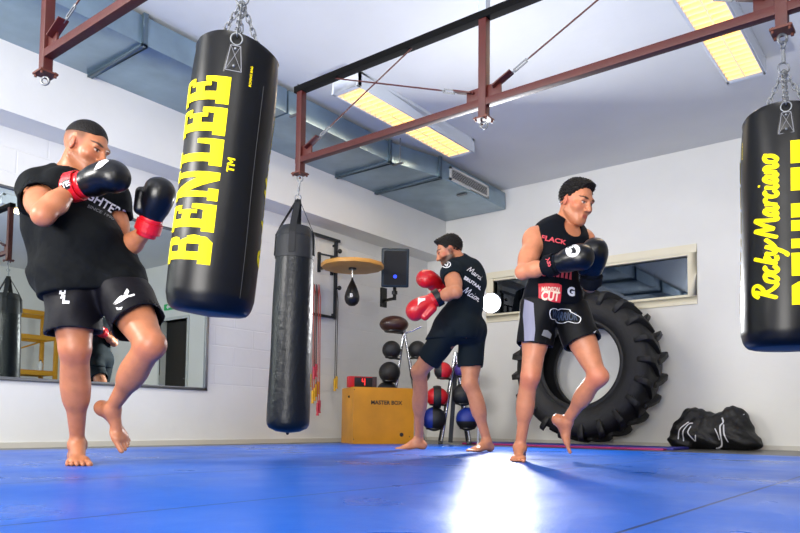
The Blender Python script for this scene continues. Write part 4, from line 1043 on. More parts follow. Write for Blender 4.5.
def fig_in(s, me):
    # local figure coordinates -> world, so that link() can bring them back under the root
    me.transform(Matrix.Translation(s.base) @ Matrix.Rotation(YAW, 4, 'Z'))
def bvh_of(s, o):
    M = Matrix.Translation(s.base) @ Matrix.Rotation(YAW, 4, 'Z')
    bm = bmesh.new(); bm.from_mesh(o.data); bm.transform(M); b = BVHTree.FromBMesh(bm); bm.free(); return b
def W(s, p): return Matrix.Translation(s.base) @ Matrix.Rotation(YAW, 4, 'Z') @ Vector(p)
def Wd(s, p): return Matrix.Rotation(YAW, 4, 'Z') @ Vector(p)
def tone(co, base, head=None, hc=None, sc=1., beard=0., fade=0., marks=(), warm=()):
    n = len(co); base = np.array(lin(base)); c = np.tile(base, (n, 1))
    x, y, z = co[:, 0], co[:, 1], co[:, 2]
    w = .5+.5*np.sin(x*31+2*np.sin(z*17))*np.sin(y*27+z*13)
    c *= (1-.07*w)[:, None]
    for p, r, col, amt in warm:
        d = np.linalg.norm(co-nv(p), axis=1); a = np.clip(1-d/r, 0, 1)*amt; c = c*(1-a[:, None])+np.array(lin(col))*a[:, None]
    if head is not None:
        r_, f_, u_ = head; q = (co-nv(hc))/sc; a = q@r_; b = q@f_; d = q@u_
        near = np.linalg.norm(q, axis=1) < .16
        def mixin(mask, col, amt):
            m = (np.clip(mask, 0, 1)*amt*near)[:, None]; return c*(1-m)+np.array(lin(col))*m
        # cheeks and nose redder, lips, brows, eyes
        for s_ in (-1, 1):
            c = mixin(1-np.sqrt((a-s_*.045)**2+(d+.03)**2)/.03, '#c4604a', .35*1.)
            c = mixin((1-np.sqrt(((a-s_*.077)/.02)**2+((d+.014)/.035)**2))*3*(np.abs(a) > .066), '#c8604c', .45)
        c = mixin(((1-np.sqrt((a/.024)**2+((d+.0755)/.013)**2))*3)*(b > .07), '#a5483f', .8)
        c = mixin(((1-np.sqrt(((np.abs(a)-.034)/.024)**2+((d-.019-.1*(.034-np.abs(a))*-1)/.0065)**2))*4)*(b > .05), '#1c120e', .92)
        e = np.sqrt(((np.abs(a)-.031)/.0145)**2+((d+.007)/.0052)**2)
        c = mixin((1-e)*6*(b > .06), '#b9aba2', 1); ir = np.sqrt((np.abs(a)-.031)**2+(d+.007)**2)
        c = mixin((.0062-ir)*900*(b > .06), '#20120c', 1); c = mixin((1-np.abs((np.abs(a)-.031)/.018)**2)*((np.abs(d+.0005) < .0028))*2*(b > .06), '#2a1712', .8)
        if beard:
            bd = np.clip((-.038-d)/.012, 0, 1)*np.clip((b+.02)/.02, 0, 1)*(1-np.clip((1-np.sqrt((a/.03)**2+((d+.0755)/.012)**2))*4, 0, 1))*np.clip((d+.135)/.02, 0, 1)
            sb = np.clip((1-np.abs((b-.0)/.022))*2, 0, 1)*np.clip((.0-d)/.01, 0, 1)*(np.abs(a) > .045)
            c = mixin(np.maximum(bd, sb*.8), '#2a1b14', beard)
        if fade:
            fd = np.clip((d+.03)/.06, 0, 1)*np.clip((.045-b)/.02, 0, 1)*(np.abs(a) < .0735); c = mixin(fd, '#3a2a20', fade)
    for p, r, col, amt in marks:
        d = np.linalg.norm(co-nv(p), axis=1); a_ = np.clip((1-d/r)*3, 0, 1)*amt; c = c*(1-a_[:, None])+np.array(lin(col))*a_[:, None]
    return c
def hair_mesh(s, hc, hf, sc, m, shape, step=.005, amp=.003):
    """shape: list of (kind, centre(r,f,u), radii, k) in head units, plus cuts"""
    r_, f_, u_ = hf
    def p(a): return nv(hc)+(r_*a[0]+f_*a[1]+u_*a[2])*sc
    g = SDF(nv(hc)-.18, nv(hc)+.18, step)
    for kind, c, rad, k in shape['vol']:
        g.ell(p(c), [x*sc for x in rad], k, hf, 'add' if kind == '+' else 'sub')
    for c, n in shape['cut']:
        n = r_*n[0]+f_*n[1]+u_*n[2]; g.cut(tuple(p(c)), tuple(n), .008)
    g.disp(lambda X, Y, Z: amp*np.sin(X*260+20*np.sin(Z*40))*np.sin(Y*230+Z*90)+amp*.7*np.sin(Z*330+X*120))
    me = g.mesh('hair', 0); fig_in(s, me); return link('hair', me, m, s.root, smooth=True)

SKIN = lambda n, rough=.42: mat(n, '#d59a7a', rough, attr='tone', sss=.03, bump=.12, bscale=90, spec=.4, bdist=.004, var=.07, vscale=30)
M_hair = mat('dark_hair', '#0d0806', .6, spec=.25, bump=.8, bscale=160, bdist=.006)
M_tee = mat('black_jersey', '#020508', .85, bump=.6, bscale=6, spec=.2, bdist=.04); M_short = mat('navy_black_satin', '#06050d', .6, spec=.22, bump=.3, bscale=9, bdist=.02)

# ================================================================== the boxer on the left
D0 = 3.5
fA = Figure(79, D0, dict(
    pel=(90, 266, .0), waist=(80, 243, -.02), chest=(73, 211, -.02), nb=(70, 178, .02), head=(86, 147, -.02),
    shR=(36, 189, -.10), elR=(43, 215, -.36), wrR=(73, 187, -.24), shL=(108, 190, .12), elL=(123, 252, .06), wrL=(148, 229, -.06),
    hiR=(71, 272, -.06), knR=(75, 350, -.10), anR=(79, 1000+.1, .08), hiL=(110, 272, .04), knL=(151, 346, -.22), anL=(112, 408, .0)),
    'muscular man in black tee with black and red gloves, one foot lifted, by the mirror', 1.17)
J = fA.J; g_ = 1.17
BP = []
TP, A1, A2 = torso_prims(J['pel'], J['waist'], J['chest'], J['nb'], J['shR'], J['shL'], (1, 0, 0), (.7, -.7, 0), (1, 0, 0), (.84, -.54, 0), g_, .05)
HPr, HF = head_prims(J['head'], (.93, -.22, -.34), (.3, 0, 1), 1.12, jaw=1.06)
ARM = []; limb_arm(ARM, J['shR'], J['elR'], J['wrR'], 1.16, (-.7, -.5, .3)); limb_arm(ARM, J['shL'], J['elL'], J['wrL'], 1.12, (.7, .3, .3))
LEG = []; limb_leg(LEG, J['hiR'], J['knR'], J['anR'], (.5, -.87, 0), 1.38); limb_leg(LEG, J['hiL'], J['knL'], J['anL'], (.85, -.35, .3), 1.3)
FT = []; foot(FT, J['anR'], (.46, -.89, 0), (0, 0, 1), (.89, .46, 0), .31); foot(FT, J['anL'], (.62, .0, -.78), (.75, -.45, .45), (-.3, -.9, .1), .27)
NECK = [('c', J['nb']-nv((0, 0, .02)), J['head']+HF[1]*-.02-HF[2]*.05, .075, .066, .03)]
sd = SDF((-.50, -.62, -.02), (.62, .42, 1.80), .0075, ((J['head'][0]-.13, J['head'][0]+.14), (J['head'][1]-.15, J['head'][1]+.13), (J['head'][2]-.15, J['head'][2]+.14)), .0035)
sd.prims(TP+ARM+LEG+FT+NECK+HPr)
me = sd.mesh('body'); co = co_np(me)
paint(me, tone(co, '#b2714e', HF, J['head'], 1.12, beard=.3, fade=.7, warm=[(J['knR'], .09, '#c4584a', .5), (J['knL'], .09, '#c4584a', .5), (J['elR'], .07, '#c8705a', .4)]))
fig_in(fA, me); bodyA = link('body', me, SKIN('skin_left_boxer'), fA.root, smooth=True)
hair_mesh(fA, J['head'], HF, 1.12, M_hair, dict(vol=[('+', (0, -.012, .028), (.0755, .0985, .0905), 0)], cut=[((0, -.02, .038), (0, .14, -1)), ((0, .07, .06), (0, 1, -.6))]), amp=0., step=.004)
# tee: body volumes let out, sleeves, straight hem
ts = SDF((-.5, -.55, .75), (.55, .42, 1.55), .0075)
ts.prims(TP, .016, .01)
dnR = unit(J['elR']-J['shR']); dnL = unit(J['elL']-J['shL'])
hemc = (J['pel']+nv((-.02, 0, -.10)))
ts.cone(J['waist'], hemc+nv((-.01, 0, -.02)), .15*g_, .2, .07); ts.ell(J['pel']+nv((-.03, 0, -.03)), (.21, .19, .15), .06)
for h_, k_ in (('hiL', 'knL'), ('hiR', 'knR')): ts.cone(J[h_]+nv((0, 0, .03)), J[h_]+(J[k_]-J[h_])*(.2 if h_ == 'hiL' else .5), .142 if h_ == 'hiL' else .15, .142 if h_ == 'hiL' else .15, .04)
ts.cone(fA.loc(46, 205, D0), fA.loc(56, 275, D0), .12, .12, .06)
for sh, dn, out in ((J['shR'], dnR, nv((-.7, -.5, .3))), (J['shL'], dnL, nv((.7, .3, .3)))):
    ts.ell(sh+out*.006+dn*.03, (.08, .08, .085), .03); ts.cone(sh, sh+dn*.16, .08, .09, .03, flat=True)
ts.disp(lambda X, Y, Z: .006*np.sin(16*X+11*Z+3*np.sin(7*Z+5*Y))+.005*np.sin(26*Z-14*X+4*np.sin(7*X))+.0025*np.sin(50*X+31*Z+3*np.sin(20*Z)))
ts.cone(J['nb']-nv((0, 0, .02)), J['nb']+unit(J['head']-J['nb'])*.2, .084, .1, .006, 'sub'); ts.cut(tuple(J['nb']+nv((.0, 0, .045))), (.1, 0, 1), .004)
for sh, dn in ((J['shR'], dnR), (J['shL'], dnL)): ts.cone(sh+dn*.10, sh+dn*.3, .072, .082, .004, 'sub', flat=True)
ts.cut(tuple(fA.loc(30, 304, D0)), (.13, 0, -1), .005)
ts.cone(hemc-nv((0, 0, .2)), hemc+nv((0, 0, .03)), .2, .18, .004, 'sub')if 0 else None
me = ts.mesh('tee'); fig_in(fA, me); tee = link('t_shirt', me, M_tee, fA.root, smooth=True); tb = bvh_of(fA, tee)
# shorts
def shorts(F, hR, kR, hL, kL, pel, A, fr, rr0, rr1, m, step=.0075, lo=(-.5, -.6, .3), hi=(.62, .45, 1.2), waist_z=None, amp=.004, fl=None, top=None):
    q = SDF(lo, hi, step); fl = fl or fr
    q.ell(pel, (.19*rr0/.12, .14*rr0/.12, .14), .03, A)
    for h, k, f_ in ((hR, kR, fr), (hL, kL, fl)):
        d = nv(k)-nv(h); q.cone(nv(h)+(0, 0, .02), nv(h)+d*f_, rr0, rr1, .04, flat=True); q.ell(nv(h), (rr0, rr0, rr0), .04)
    q.ell(nv(pel)-A[1]*.06-A[2]*.03, (.165*rr0/.12, .115*rr0/.12, .12), .03, A)
    q.disp(lambda X, Y, Z: amp*np.sin(26*X+9*Z+3*np.sin(11*Z))+amp*.7*np.sin(19*Y-23*Z+4*np.sin(8*X)))
    for h, k, f_ in ((hR, kR, fr), (hL, kL, fl)):
        d = nv(k)-nv(h); q.cone(nv(h)+d*(f_-.28), nv(h)+d*(f_+.12), rr1-.022, rr1-.006, .006, 'sub', flat=True)
    if top: q.cut(*top, .004)
    if waist_z: q.cut((0, 0, waist_z), (0, 0, 1), .004)
    me = q.mesh('shorts'); fig_in(F, me); return link('shorts', me, m, F.root, smooth=True)
shA = shorts(fA, J['hiR'], J['knR'], J['hiL'], J['knL'], J['pel'], A1, .78, .128, .128, M_short, waist_z=J['pel'][2]+.06, fl=.72, top=(tuple(fA.loc(30, 304, D0)+nv((0, 0, .045))), (-.13, 0, 1))); sb_ = bvh_of(fA, shA)
M_blkgl = mat('glove_black_leather', '#06070b', .32, spec=.42, bump=.08, bscale=40); M_redgl = mat('glove_red_leather', '#c5121c', .32, spec=.6, bump=.08, bscale=40)
gR, AR, wR_, kR_ = glove(fA, J['wrR'], fA.loc(112, 177, D0-.28)-J['wrR'], (.3, .5, -.8), (0, -.3, 1), M_blkgl, M_redgl, k=1.1, m_piping=M_redgl)
gL, AL, wL_, kL_ = glove(fA, J['wrL'], fA.loc(158, 198, D0-.1)-J['wrL'], (-.6, .6, 0), (-1, -.2, .1), M_blkgl, M_redgl, k=1.0, m_piping=M_redgl)
CAMR = (1, 0, 0)
def deco(F, bm, name, px, py, dep, ax, ay, bvh, m, parent, **k):
    h = bvh.ray_cast(CAM, (at(px, py, 1)-CAM).normalized())[0]
    if h is None: h = at(px, py, dep)
    decal(bm, name, h, Wd(F, ax), Wd(F, ay), bvh, m, parent, **k)
deco(fA, bm_fit(text_flat('FIGHTERS', .02), .21, .05), 'chest_print', 103, 203, D0-.1, unit(nv((1, .4, -.42))), (.3, 0, 1), tb, M_white, tee, off=.004)
deco(fA, bm_fit(text_flat('SINCE 1990', .01), .12), 'small_chest_print', 101, 212, D0-.1, unit(nv((1, .4, -.35))), (.3, 0, 1), tb, M_grey, tee, off=.004)
deco(fA, bm_fit(poly_flat([[(0,0),(.3,0),(.3,1),(0,1)],[(.3,0),(.8,0),(.8,.25),(.3,.25)],[(.6,.25),(.8,.25),(.8,1.),(.6,1.)]]), .03), 'side_logo', 63, 290.5, D0-.2, (1, 0, 0), (0, 0, 1), sb_, M_white, shA, off=.004)
deco(fA, bm_fit(poly_flat([[(0,.55),(.2,.55),(.35,1),(.15,1)],[(.3,.0),(1,.0),(1,.3),(.3,.3)],[(.3,.3),(.52,.3),(.52,.9),(.3,.9)]]), .045), 'side_logo', 65, 299, D0-.2, (1, 0, 0), (0, 0, 1), sb_, M_white, shA, off=.004)
leaf = poly_flat([[(0,.1),(.3,.25),(.55,.55),(.4,.5)], [(.1,.05),(.5,.15),(1,.5),(.6,.55),(.3,.2)], [(.6,.6),(.7,.95),(.85,.75),(.8,.55)], [(.85,.5),(1.1,.6),(1.15,.5),(.95,.4)], [(.2,-.1),(.3,-.28),(.55,-.3),(.62,-.15),(.4,-.18)]])
deco(fA, bm_fit(leaf, .1), 'thigh_logo', 141, 307, D0-.3, unit((1, 0, .12)), (0, 0, 1), sb_, M_white, shA, off=.004)
gb = bvh_of(fA, gR)
deco(fA, bm_fit(poly_flat([[(0,0),(.35,.55),(.8,.75),(1.,.5),(.6,.1),(.3,.0)]]), .07), 'glove_patch', 101, 163.5, D0-.5, unit((1, .1, .25)), (-.2, 0, 1), gb, M_white, gR, off=.003)
cb = None
for o_ in list(COL.objects):
    if o_.parent == gR and o_.name.startswith('wrist_strap'): cb = bvh_of(fA, o_); cbo = o_
deco(fA, bm_fit(poly_flat([[(math.cos(2*PI*k/14)*.5, math.sin(2*PI*k/14)*.3) for k in range(14)]]), .07), 'strap_patch', 66.5, 184.5, D0-.5, unit((1, 0, .35)), (0, 0, 1), cb, M_blackm, cbo, off=.003)
deco(fA, bm_fit(text_flat('YES', .03), .05), 'strap_print', 66.5, 184.5, D0-.5, unit((1, 0, .35)), (0, 0, 1), cb, M_white, cbo, off=.006)

# ================================================================== the boxer in front of the tyre
D0 = 4.28
fB = Figure(518, D0, dict(
    pel=(553, 298, .02), waist=(553, 276, .0), chest=(557, 251, -.01), nb=(565, 224, .0), head=(576, 201, -.06),
    shR=(536, 238, -.06), elR=(523, 272, -.20), wrR=(549, 266, -.34), shL=(583, 240, .05), elL=(590, 285, -.06), wrL=(591, 281, -.28),
    hiR=(540, 306, -.0), knR=(530, 378, -.05), anR=(520, 1000+.085, .07), hiL=(567, 306, .05), knL=(598, 378, -.13), anL=(567, 421, .12)),
    'man in sleeveless black top and black gloves, lifting one heel in front of the tyre', 1.0)
J = fB.J
J['wrL'] = J['elL']+unit(J['wrL']-J['elL'])*.2
TP, A1, A2 = torso_prims(J['pel'], J['waist'], J['chest'], J['nb'], J['shR'], J['shL'], (1, 0, 0), (.3, -.95, 0), (1, 0, 0), (.35, -.93, 0), .96)
HPr, HF = head_prims(J['head'], (.56, -.76, -.34), (.2, -.15, 1), 1.08, jaw=.96)
ARM = []; limb_arm(ARM, J['shR'], J['elR'], J['wrR'], 1.04, (-.9, -.2, .3)); limb_arm(ARM, J['shL'], J['elL'], J['wrL'], 1., (.9, .1, .3))
LEG = []; limb_leg(LEG, J['hiR'], J['knR'], J['anR'], (.1, -1, 0), .98); limb_leg(LEG, J['hiL'], J['knL'], J['anL'], (.75, -.6, .1), .96)
FT = []; foot(FT, J['anR'], (-.25, -.95, 0), (0, 0, 1), (1, -.2, 0), .25); foot(FT, J['anL'], (.45, -.05, -.85), (.85, -.3, .45), (-.2, -.95, 0), .24)
NECK = [('c', J['nb']-nv((0, 0, .02)), J['head']-HF[1]*.036-HF[2]*.05, .057, .052, .02)]
sd = SDF((-.30, -.66, -.02), (.72, .42, 1.82), .0075, ((J['head'][0]-.13, J['head'][0]+.14), (J['head'][1]-.15, J['head'][1]+.13), (J['head'][2]-.15, J['head'][2]+.14)), .0038)
sd.prims(TP+ARM+LEG+FT+NECK+HPr)
me = sd.mesh('body'); co = co_np(me)
paint(me, tone(co, '#c27d5a', HF, J['head'], 1.08, beard=.12, warm=[(J['knR'], .09, '#d0584c', .6), (J['knL'], .09, '#d0584c', .6), (J['elR'], .07, '#d0705a', .4)]))
fig_in(fB, me); link('body', me, SKIN('skin_right_boxer'), fB.root, smooth=True)
hair_mesh(fB, J['head'], HF, 1.08, M_hair, dict(vol=[('+', (0, -.014, .034), (.080, .104, .094), 0), ('+', (.0, .04, .09), (.05, .05, .03), .02), ('-', (.085, -.002, -.024), (.03, .026, .04), .01), ('-', (-.085, -.002, -.024), (.03, .026, .04), .01)], cut=[((0, -.04, -.035), (0, .5, -1)), ((0, .045, .05), (0, .8, -.6))]), amp=.004, step=.004)
tk = SDF((-.2, -.5, .8), (.6, .42, 1.5), .0065)
tk.prims(TP, .011, .01); tk.ell(J['pel']+nv((0, -.01, .02)), (.172, .138, .14), .05)
tk.disp(lambda X, Y, Z: .003*np.sin(24*X+12*Z+3*np.sin(9*Z))+.0025*np.sin(32*Z-18*X))
tk.cone(J['nb']-nv((0, 0, .035)), J['nb']+unit(J['head']-J['nb'])*.2, .068, .1, .006, 'sub'); tk.ell(J['nb']+nv((.03, -.09, -.045)), (.062, .085, .06), .01, None, 'sub')
for sh, o in ((J['shR'], -1), (J['shL'], 1)):
    out = unit(nv((o*1, -.1*o*-1, 0))); tk.ell(sh+out*.045-nv((0, 0, .03)), (.075, .12, .125), .008, None, 'sub'); tk.cut(tuple(sh+out*.012), tuple(unit(out+nv((0, 0, .25)))), .006)
tk.cut(tuple(fB.loc(525, 306, D0)), (0, 0, -1), .004)
M_tank = mat('navy_black_mesh', '#060a12', .8, spec=.15, bump=.25, bscale=8, bdist=.02)
me = tk.mesh('tank'); fig_in(fB, me); tank = link('tank_top', me, M_tank, fB.root, smooth=True); tb = bvh_of(fB, tank)
M_sh2 = mat('charcoal_black_satin', '#050609', .6, spec=.2, bump=.25, bscale=10, bdist=.02)
shB = shorts(fB, J['hiR'], J['knR'], J['hiL'], J['knL'], J['pel'], A1, .56, .108, .114, M_sh2, .0065, lo=(-.25, -.5, .45), hi=(.7, .4, 1.15), waist_z=fB.loc(525, 299, D0)[2], fl=.52); sb_ = bvh_of(fB, shB)
gR, *_ = glove(fB, J['wrR'], fB.loc(578, 258, D0-.44)-J['wrR'], (.2, .9, -.3), (0, -.2, 1), M_blkgl, M_tank, k=1.0)
gL, *_ = glove(fB, J['wrL'], fB.loc(595, 250, D0-.36)-J['wrL'], (-.5, .8, 0), (-1, .1, 0), M_blkgl, M_tank, k=1.0)
M_pinkp = mat('faded_red_print', '#c9414c', .6)
deco(fB, bm_fit(text_flat('FLACK', .03), .15, .028), 'chest_print', 554, 240, D0-.2, unit((1, 0, -.2)), (0, 0, 1), tb, M_pinkp, tank)
deco(fB, bm_fit(poly_flat([[(.15*i, 0), (.15*i+.1, 0), (.15*i+.08, 1-.1*(i % 3)), (.15*i+.02, .8)] for i in range(8)]), .2, .06), 'faded_belly_print', 556, 272, D0-.2, unit((1, 0, -.12)), (0, 0, 1), tb, M_pinkp, tank)
deco(fB, bm_fit(poly_flat([[(0,0),(.98,-.12),(1,.85),(.85,.95),(0,1)]]), .13, .115), 'red_patch', 550.5, 292.5, D0-.2, (1, 0, -.0), (0, 0, 1), tb, M_redprint, tank, off=.004)
deco(fB, bm_fit(text_flat('CUT', .04), .105, .055), 'patch_print', 550.5, 296, D0-.2, unit((1, 0, -.08)), (0, 0, 1), tb, mat('cream_print', '#f3d9bf', .6), tank, off=.009)
deco(fB, bm_fit(text_flat('MADISON', .03), .1, .03), 'patch_print', 550.5, 289.5, D0-.2, unit((1, 0, -.08)), (0, 0, 1), tb, bpy.data.materials['cream_print'], tank, off=.009)
deco(fB, bm_fit(text_flat('G', .05), .05), 'round_logo', 571, 291.5, D0-.2, (1, 0, 0), (0, 0, 1), tb, M_white, tank, off=.004)
cl = [(0, .5), (.02, .85), (.2, 1), (.32, .95), (.45, 1.1), (.75, 1.12), (.8, .95), (1., .7), (1.15, .45), (1.1, .05), (.95, -.02), (.75, .1), (.6, .0), (.4, .08), (.28, .2), (.1, .15), (0, .5)]
deco(fB, bm_fit(strokes_flat([cl], .035), .19, .085), 'graffiti_outline', 563, 316.5, D0-.2, unit((1, 0, -.1)), (0, 0, 1), sb_, M_white, shB, off=.004)
deco(fB, bm_fit(text_flat('WARRIOR', .03), .15, .05), 'graffiti_print', 563, 316.5, D0-.2, unit((1, 0, -.1)), (0, 0, 1), sb_, mat('slate_print', '#2c3b52', .6), shB, off=.003)
deco(fB, bm_fit(poly_flat([[(0,0),(.9,-.15),(1,.6),(.5,1),(.1,.9)]]), .065, .045), 'thigh_logo', 547, 334, D0-.3, (1, 0, -.2), (0, 0, 1), sb_, M_grey, shB, off=.003)
deco(fB, bm_fit(leaf if False else poly_flat([[(0,.1),(.3,.0),(.5,.25),(1,.8),(.6,.5),(.35,.4)]]), .05, .03), 'thigh_logo', 586, 336, D0-.35, (1, 0, .1), (0, 0, 1), sb_, M_white, shB, off=.003)
deco(fB, bm_fit(poly_flat([[(0,0),(.8,.05),(1,1),(.9,2.6),(.15,2.9),(.0,2)]]), .06, .3), 'side_panel', 529.5, 323, D0-.2, (1, 0, 0), (0, 0, 1), sb_, mat('grey_violet_satin', '#77778c', .5), shB, off=.003)
gb = bvh_of(fB, gR)
deco(fB, bm_fit(poly_flat([[(math.cos(2*PI*k/20), 1.25*math.sin(2*PI*k/20)) for k in range(20)]]), .066), 'glove_badge', 573, 250, D0-.55, unit((1, 0, -.15)), (0, 0, 1), gb, M_white, gR)
deco(fB, bm_fit(poly_flat([[(0,0),(.3,.1),(.6,0),(.75,.4),(.6,.9),(.5,1.3),(.35,1.),(.1,1.1),(.2,.5)]]), .026), 'badge_mark', 573, 250, D0-.55, (1, 0, 0), (0, 0, 1), gb, M_blackm, gR, off=.006)
for o_ in list(COL.objects):
    if o_.parent == gR and o_.name.startswith('wrist_strap'): cb = bvh_of(fB, o_); cbo = o_
deco(fB, bm_fit(text_flat('X8S', .02), .05), 'strap_print', 549, 262, D0-.5, unit((.3, 0, -1)), (1, 0, .2), cb, M_pinkp, cbo, off=.004)

# ================================================================== the boxer seen from behind
D0 = 5.72
fC = Figure(485, D0, dict(
    pel=(463, 326, .0), waist=(466, 306, -.0), chest=(466, 283, -.0), nb=(460, 264, .0), head=(449.5, 250, -.02),
    shL=(451, 273, -.15), elL=(456, 292, -.36), wrL=(439, 297, -.24), shR=(474, 277, .14), elR=(462, 304, .2), wrR=(444, 288, .1),
    hiL=(453, 329, -.06), knL=(419, 372, .1), anL=(419, 1000+.085, .42), hiR=(472, 329, .06), knR=(470, 384, .0), anR=(487, 1000+.085, .05)),
    'bearded man in black tee and red gloves, stepping left before the bright flash', 1.0)
J = fC.J
TP, A1, A2 = torso_prims(J['pel'], J['waist'], J['chest'], J['nb'], J['shR'], J['shL'], (1, 0, 0), (-.85, .5, 0), (1, 0, 0), (-.72, .7, -.1), 1.03)
HPr, HF = head_prims(J['head'], (-.93, .08, -.36), (-.25, 0, 1), 1.05)
ARM = []; limb_arm(ARM, J['shR'], J['elR'], J['wrR'], 1.08, (.4, .9, .2)); limb_arm(ARM, J['shL'], J['elL'], J['wrL'], 1.12, (-.2, -.95, .2))
LEG = []; limb_leg(LEG, J['hiR'], J['knR'], J['anR'], (-.9, .1, .1), 1.18); limb_leg(LEG, J['hiL'], J['knL'], J['anL'], (-.95, -.1, .1), 1.2)
FT = []; foot(FT, J['anR'], (-.75, -.6, 0), (0, 0, 1), (-.6, .75, 0), .25); foot(FT, J['anL'], (-.99, -.15, -.03), (0, 0, 1), (0, 1, 0), .26)
NECK = [('c', J['nb']-nv((0, 0, .02)), J['head']-HF[1]*.025-HF[2]*.05, .066, .058, .03)]
sd = SDF((-.86, -.62, -.02), (.30, .62, 1.95), .009, ((J['head'][0]-.14, J['head'][0]+.13), (J['head'][1]-.13, J['head'][1]+.13), (J['head'][2]-.15, J['head'][2]+.14)), .005)
sd.prims(TP+ARM+LEG+FT+NECK+HPr)
me = sd.mesh('body'); co = co_np(me)
paint(me, tone(co, '#bd7c5a', HF, J['head'], 1.05, beard=.9, fade=.9))
fig_in(fC, me); link('body', me, SKIN('skin_middle_boxer'), fC.root, smooth=True)
hair_mesh(fC, J['head'], HF, 1.05, M_hair, dict(vol=[('+', (0, -.014, .030), (.078, .101, .094), 0), ('+', (0, .055, .085), (.045, .045, .03), .02), ('-', (.085, -.002, -.024), (.03, .026, .042), .01), ('-', (-.085, -.002, -.024), (.03, .026, .042), .01)], cut=[((0, -.04, -.03), (0, .5, -1)), ((0, .055, .05), (0, .85, -.6))]), amp=.003, step=.0045)
ts = SDF((-.5, -.5, .75), (.3, .45, 1.75), .008)
ts.prims(TP, .014, .01); dnL = unit(J['elL']-J['shL']); dnR = unit(J['elR']-J['shR'])
for sh, dn, out in ((J['shL'], dnL, nv((-.2, -.9, .2))), (J['shR'], dnR, nv((.4, .9, .2)))): ts.ell(sh+out*.01+dn*.02, (.075, .075, .08), .03); ts.cone(sh, sh+dn*.09, .074, .078, .03, flat=True)
ts.ell(J['pel']+nv((-.01, 0, -.01)), (.165, .16, .15), .05)
for h_, k_, q_ in (('hiL', 'knL', .128), ('hiR', 'knR', .118)): ts.cone(J[h_]+nv((0, 0, .02)), J[h_]+(J[k_]-J[h_])*.5, q_, q_-.004, .03)
ts.cone(J['waist'], fC.loc(447, 325, D0), .13, .11, .05)
ts.disp(lambda X, Y, Z: .003*np.sin(22*X+14*Z+3*np.sin(9*Z))+.003*np.sin(30*Z-18*Y))
ts.cone(J['nb']-nv((0, 0, .01)), J['nb']+unit(J['head']-J['nb'])*.2, .07, .09, .006, 'sub')
for sh, dn in ((J['shL'], dnL), (J['shR'], dnR)): ts.cone(sh+dn*.07, sh+dn*.22, .062, .07, .004, 'sub', flat=True)
ts.cut(tuple(fC.loc(460, 340, D0)), (0, 0, -1), .004)
M_tee2 = mat('black_teal_jersey', '#07141c', .8, spec=.2, bump=.3, bscale=8, bdist=.02)
me = ts.mesh('tee'); fig_in(fC, me); tee = link('t_shirt', me, M_tee2, fC.root, smooth=True); tb = bvh_of(fC, tee)
shC = shorts(fC, J['hiR'], J['knR'], J['hiL'], J['knL'], J['pel'], A1, .70, .115, .105, M_tee2, .008, lo=(-.55, -.45, .35), hi=(.32, .5, 1.2), waist_z=J['pel'][2]+.05, fl=.72, amp=.003)
gL, *_ = glove(fC, J['wrL'], fC.loc(420, 308, D0-.24)-J['wrL'], (.3, .6, -.8), (.3, -.5, -.6), M_redgl, M_redgl, k=1.12, m_piping=M_blackm)
gR, *_ = glove(fC, J['wrR'], fC.loc(430, 281, D0+.0)-J['wrR'], (-.5, .3, -.8), (0, .9, 0), M_redgl, M_redgl, k=1.1)
gb = bvh_of(fC, gL); deco(fC, bm_fit(poly_flat([[(0,0),(.4,.3),(.9,.35),(1,.6),(.5,.7),(.35,1),(.2,.6)]]), .075), 'glove_patch', 421, 300, D0-.5, unit((1, 0, .3)), (0, 0, 1), gb, M_white, gL)
deco(fC, bm_fit(strokes_flat([[(math.cos(a*PI/8), math.sin(a*PI/8)) for a in range(17)], [(-.5, .5), (0, -.6), (.5, .5)], [(-.4, 0), (.4, 0)]], .22), .065), 'sleeve_badge', 446.5, 264.5, D0-.35, (1, 0, .1), (0, 0, 1), tb, M_white, tee)
sx = unit((1, .15, -.45))
deco(fC, bm_fit(script('Marci', .1), .15), 'back_print', 475, 273, D0-.3, sx, (0, 0, 1), tb, M_white, tee)
deco(fC, bm_fit(text_flat('amazon', .04), .17), 'back_print', 472, 283, D0-.3, sx, (0, 0, 1), tb, M_white, tee) if False else deco(fC, bm_fit(text_flat('BRUTAAL', .04), .17, .03), 'back_print', 473, 283, D0-.3, sx, (0, 0, 1), tb, M_white, tee)
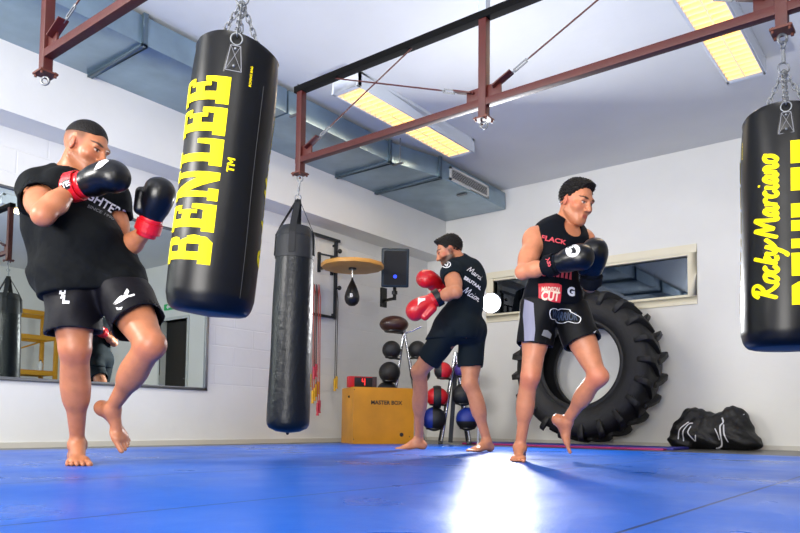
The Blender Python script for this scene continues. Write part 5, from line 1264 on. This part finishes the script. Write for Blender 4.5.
deco(fC, bm_fit(script('Mcion', .09), .16), 'back_print', 472, 294, D0-.3, sx, (0, 0, 1), tb, M_white, tee)
# ------------------------------------------------------------------ camera and light
cd = bpy.data.cameras.new('camera'); cam = bpy.data.objects.new('camera', cd); COL.objects.link(cam)
Mc = Matrix(((_R.x, _U.x, -_F.x, CAM.x), (_R.y, _U.y, -_F.y, CAM.y), (_R.z, _U.z, -_F.z, CAM.z), (0, 0, 0, 1)))
cam.matrix_world = Mc; cd.sensor_width = 36; cd.lens = FPX/800*36; cd.shift_y = SHIFT/800; cd.clip_start = .05; SC.camera = cam
def area(name, loc, aim, size, power, col=(1, 1, 1), spread=180):
    l = bpy.data.lights.new(name, 'AREA'); l.shape = 'DISK' if not isinstance(size, tuple) else 'RECTANGLE'
    if isinstance(size, tuple): l.size, l.size_y = size
    else: l.size = size
    l.energy = power; l.color = col; l.spread = math.radians(spread)
    o = bpy.data.objects.new(name, l); COL.objects.link(o); o.location = loc; o.rotation_euler = (V(aim)-V(loc)).to_track_quat('-Z', 'Y').to_euler(); return o
area('strobe_light', L0+ld*.01, aim, .17, 95, (.97, .98, 1), 170)
area('key_softbox', (-4.6, -1.6, 2.5), (-2.8, 3.2, 1.2), 1.0, 185, (1, .97, .92))
area('added_fill', (1.6, -.6, 2.6), (-2.6, 5, 1.4), 1.6, 55, (1, .96, .9))  # unseen soft lamp added right of the camera to fill the room
area('added_ceiling_bounce', (-.6, -2.0, 1.3), (-2.6, 4.6, 3.37), 2.4, 165, (1, .97, .92), 120)  # unseen lamp added behind the camera to brighten the ceiling
for x, y in ((-4.24, 5.5), (-1.31, 5.3)): area('lamp_light', (x, y, 3.2), (x, y, 0), (.25, 1.8), 14, (1, .86, .62))
wd = bpy.data.worlds.new('world'); SC.world = wd; wd.use_nodes = True; wd.node_tree.nodes['Background'].inputs[0].default_value = (.6, .7, .85, 1); wd.node_tree.nodes['Background'].inputs[1].default_value = .2
SC.view_settings.view_transform = 'Standard'; SC.view_settings.look = 'None'; SC.view_settings.exposure = .2; SC.view_settings.gamma = 1
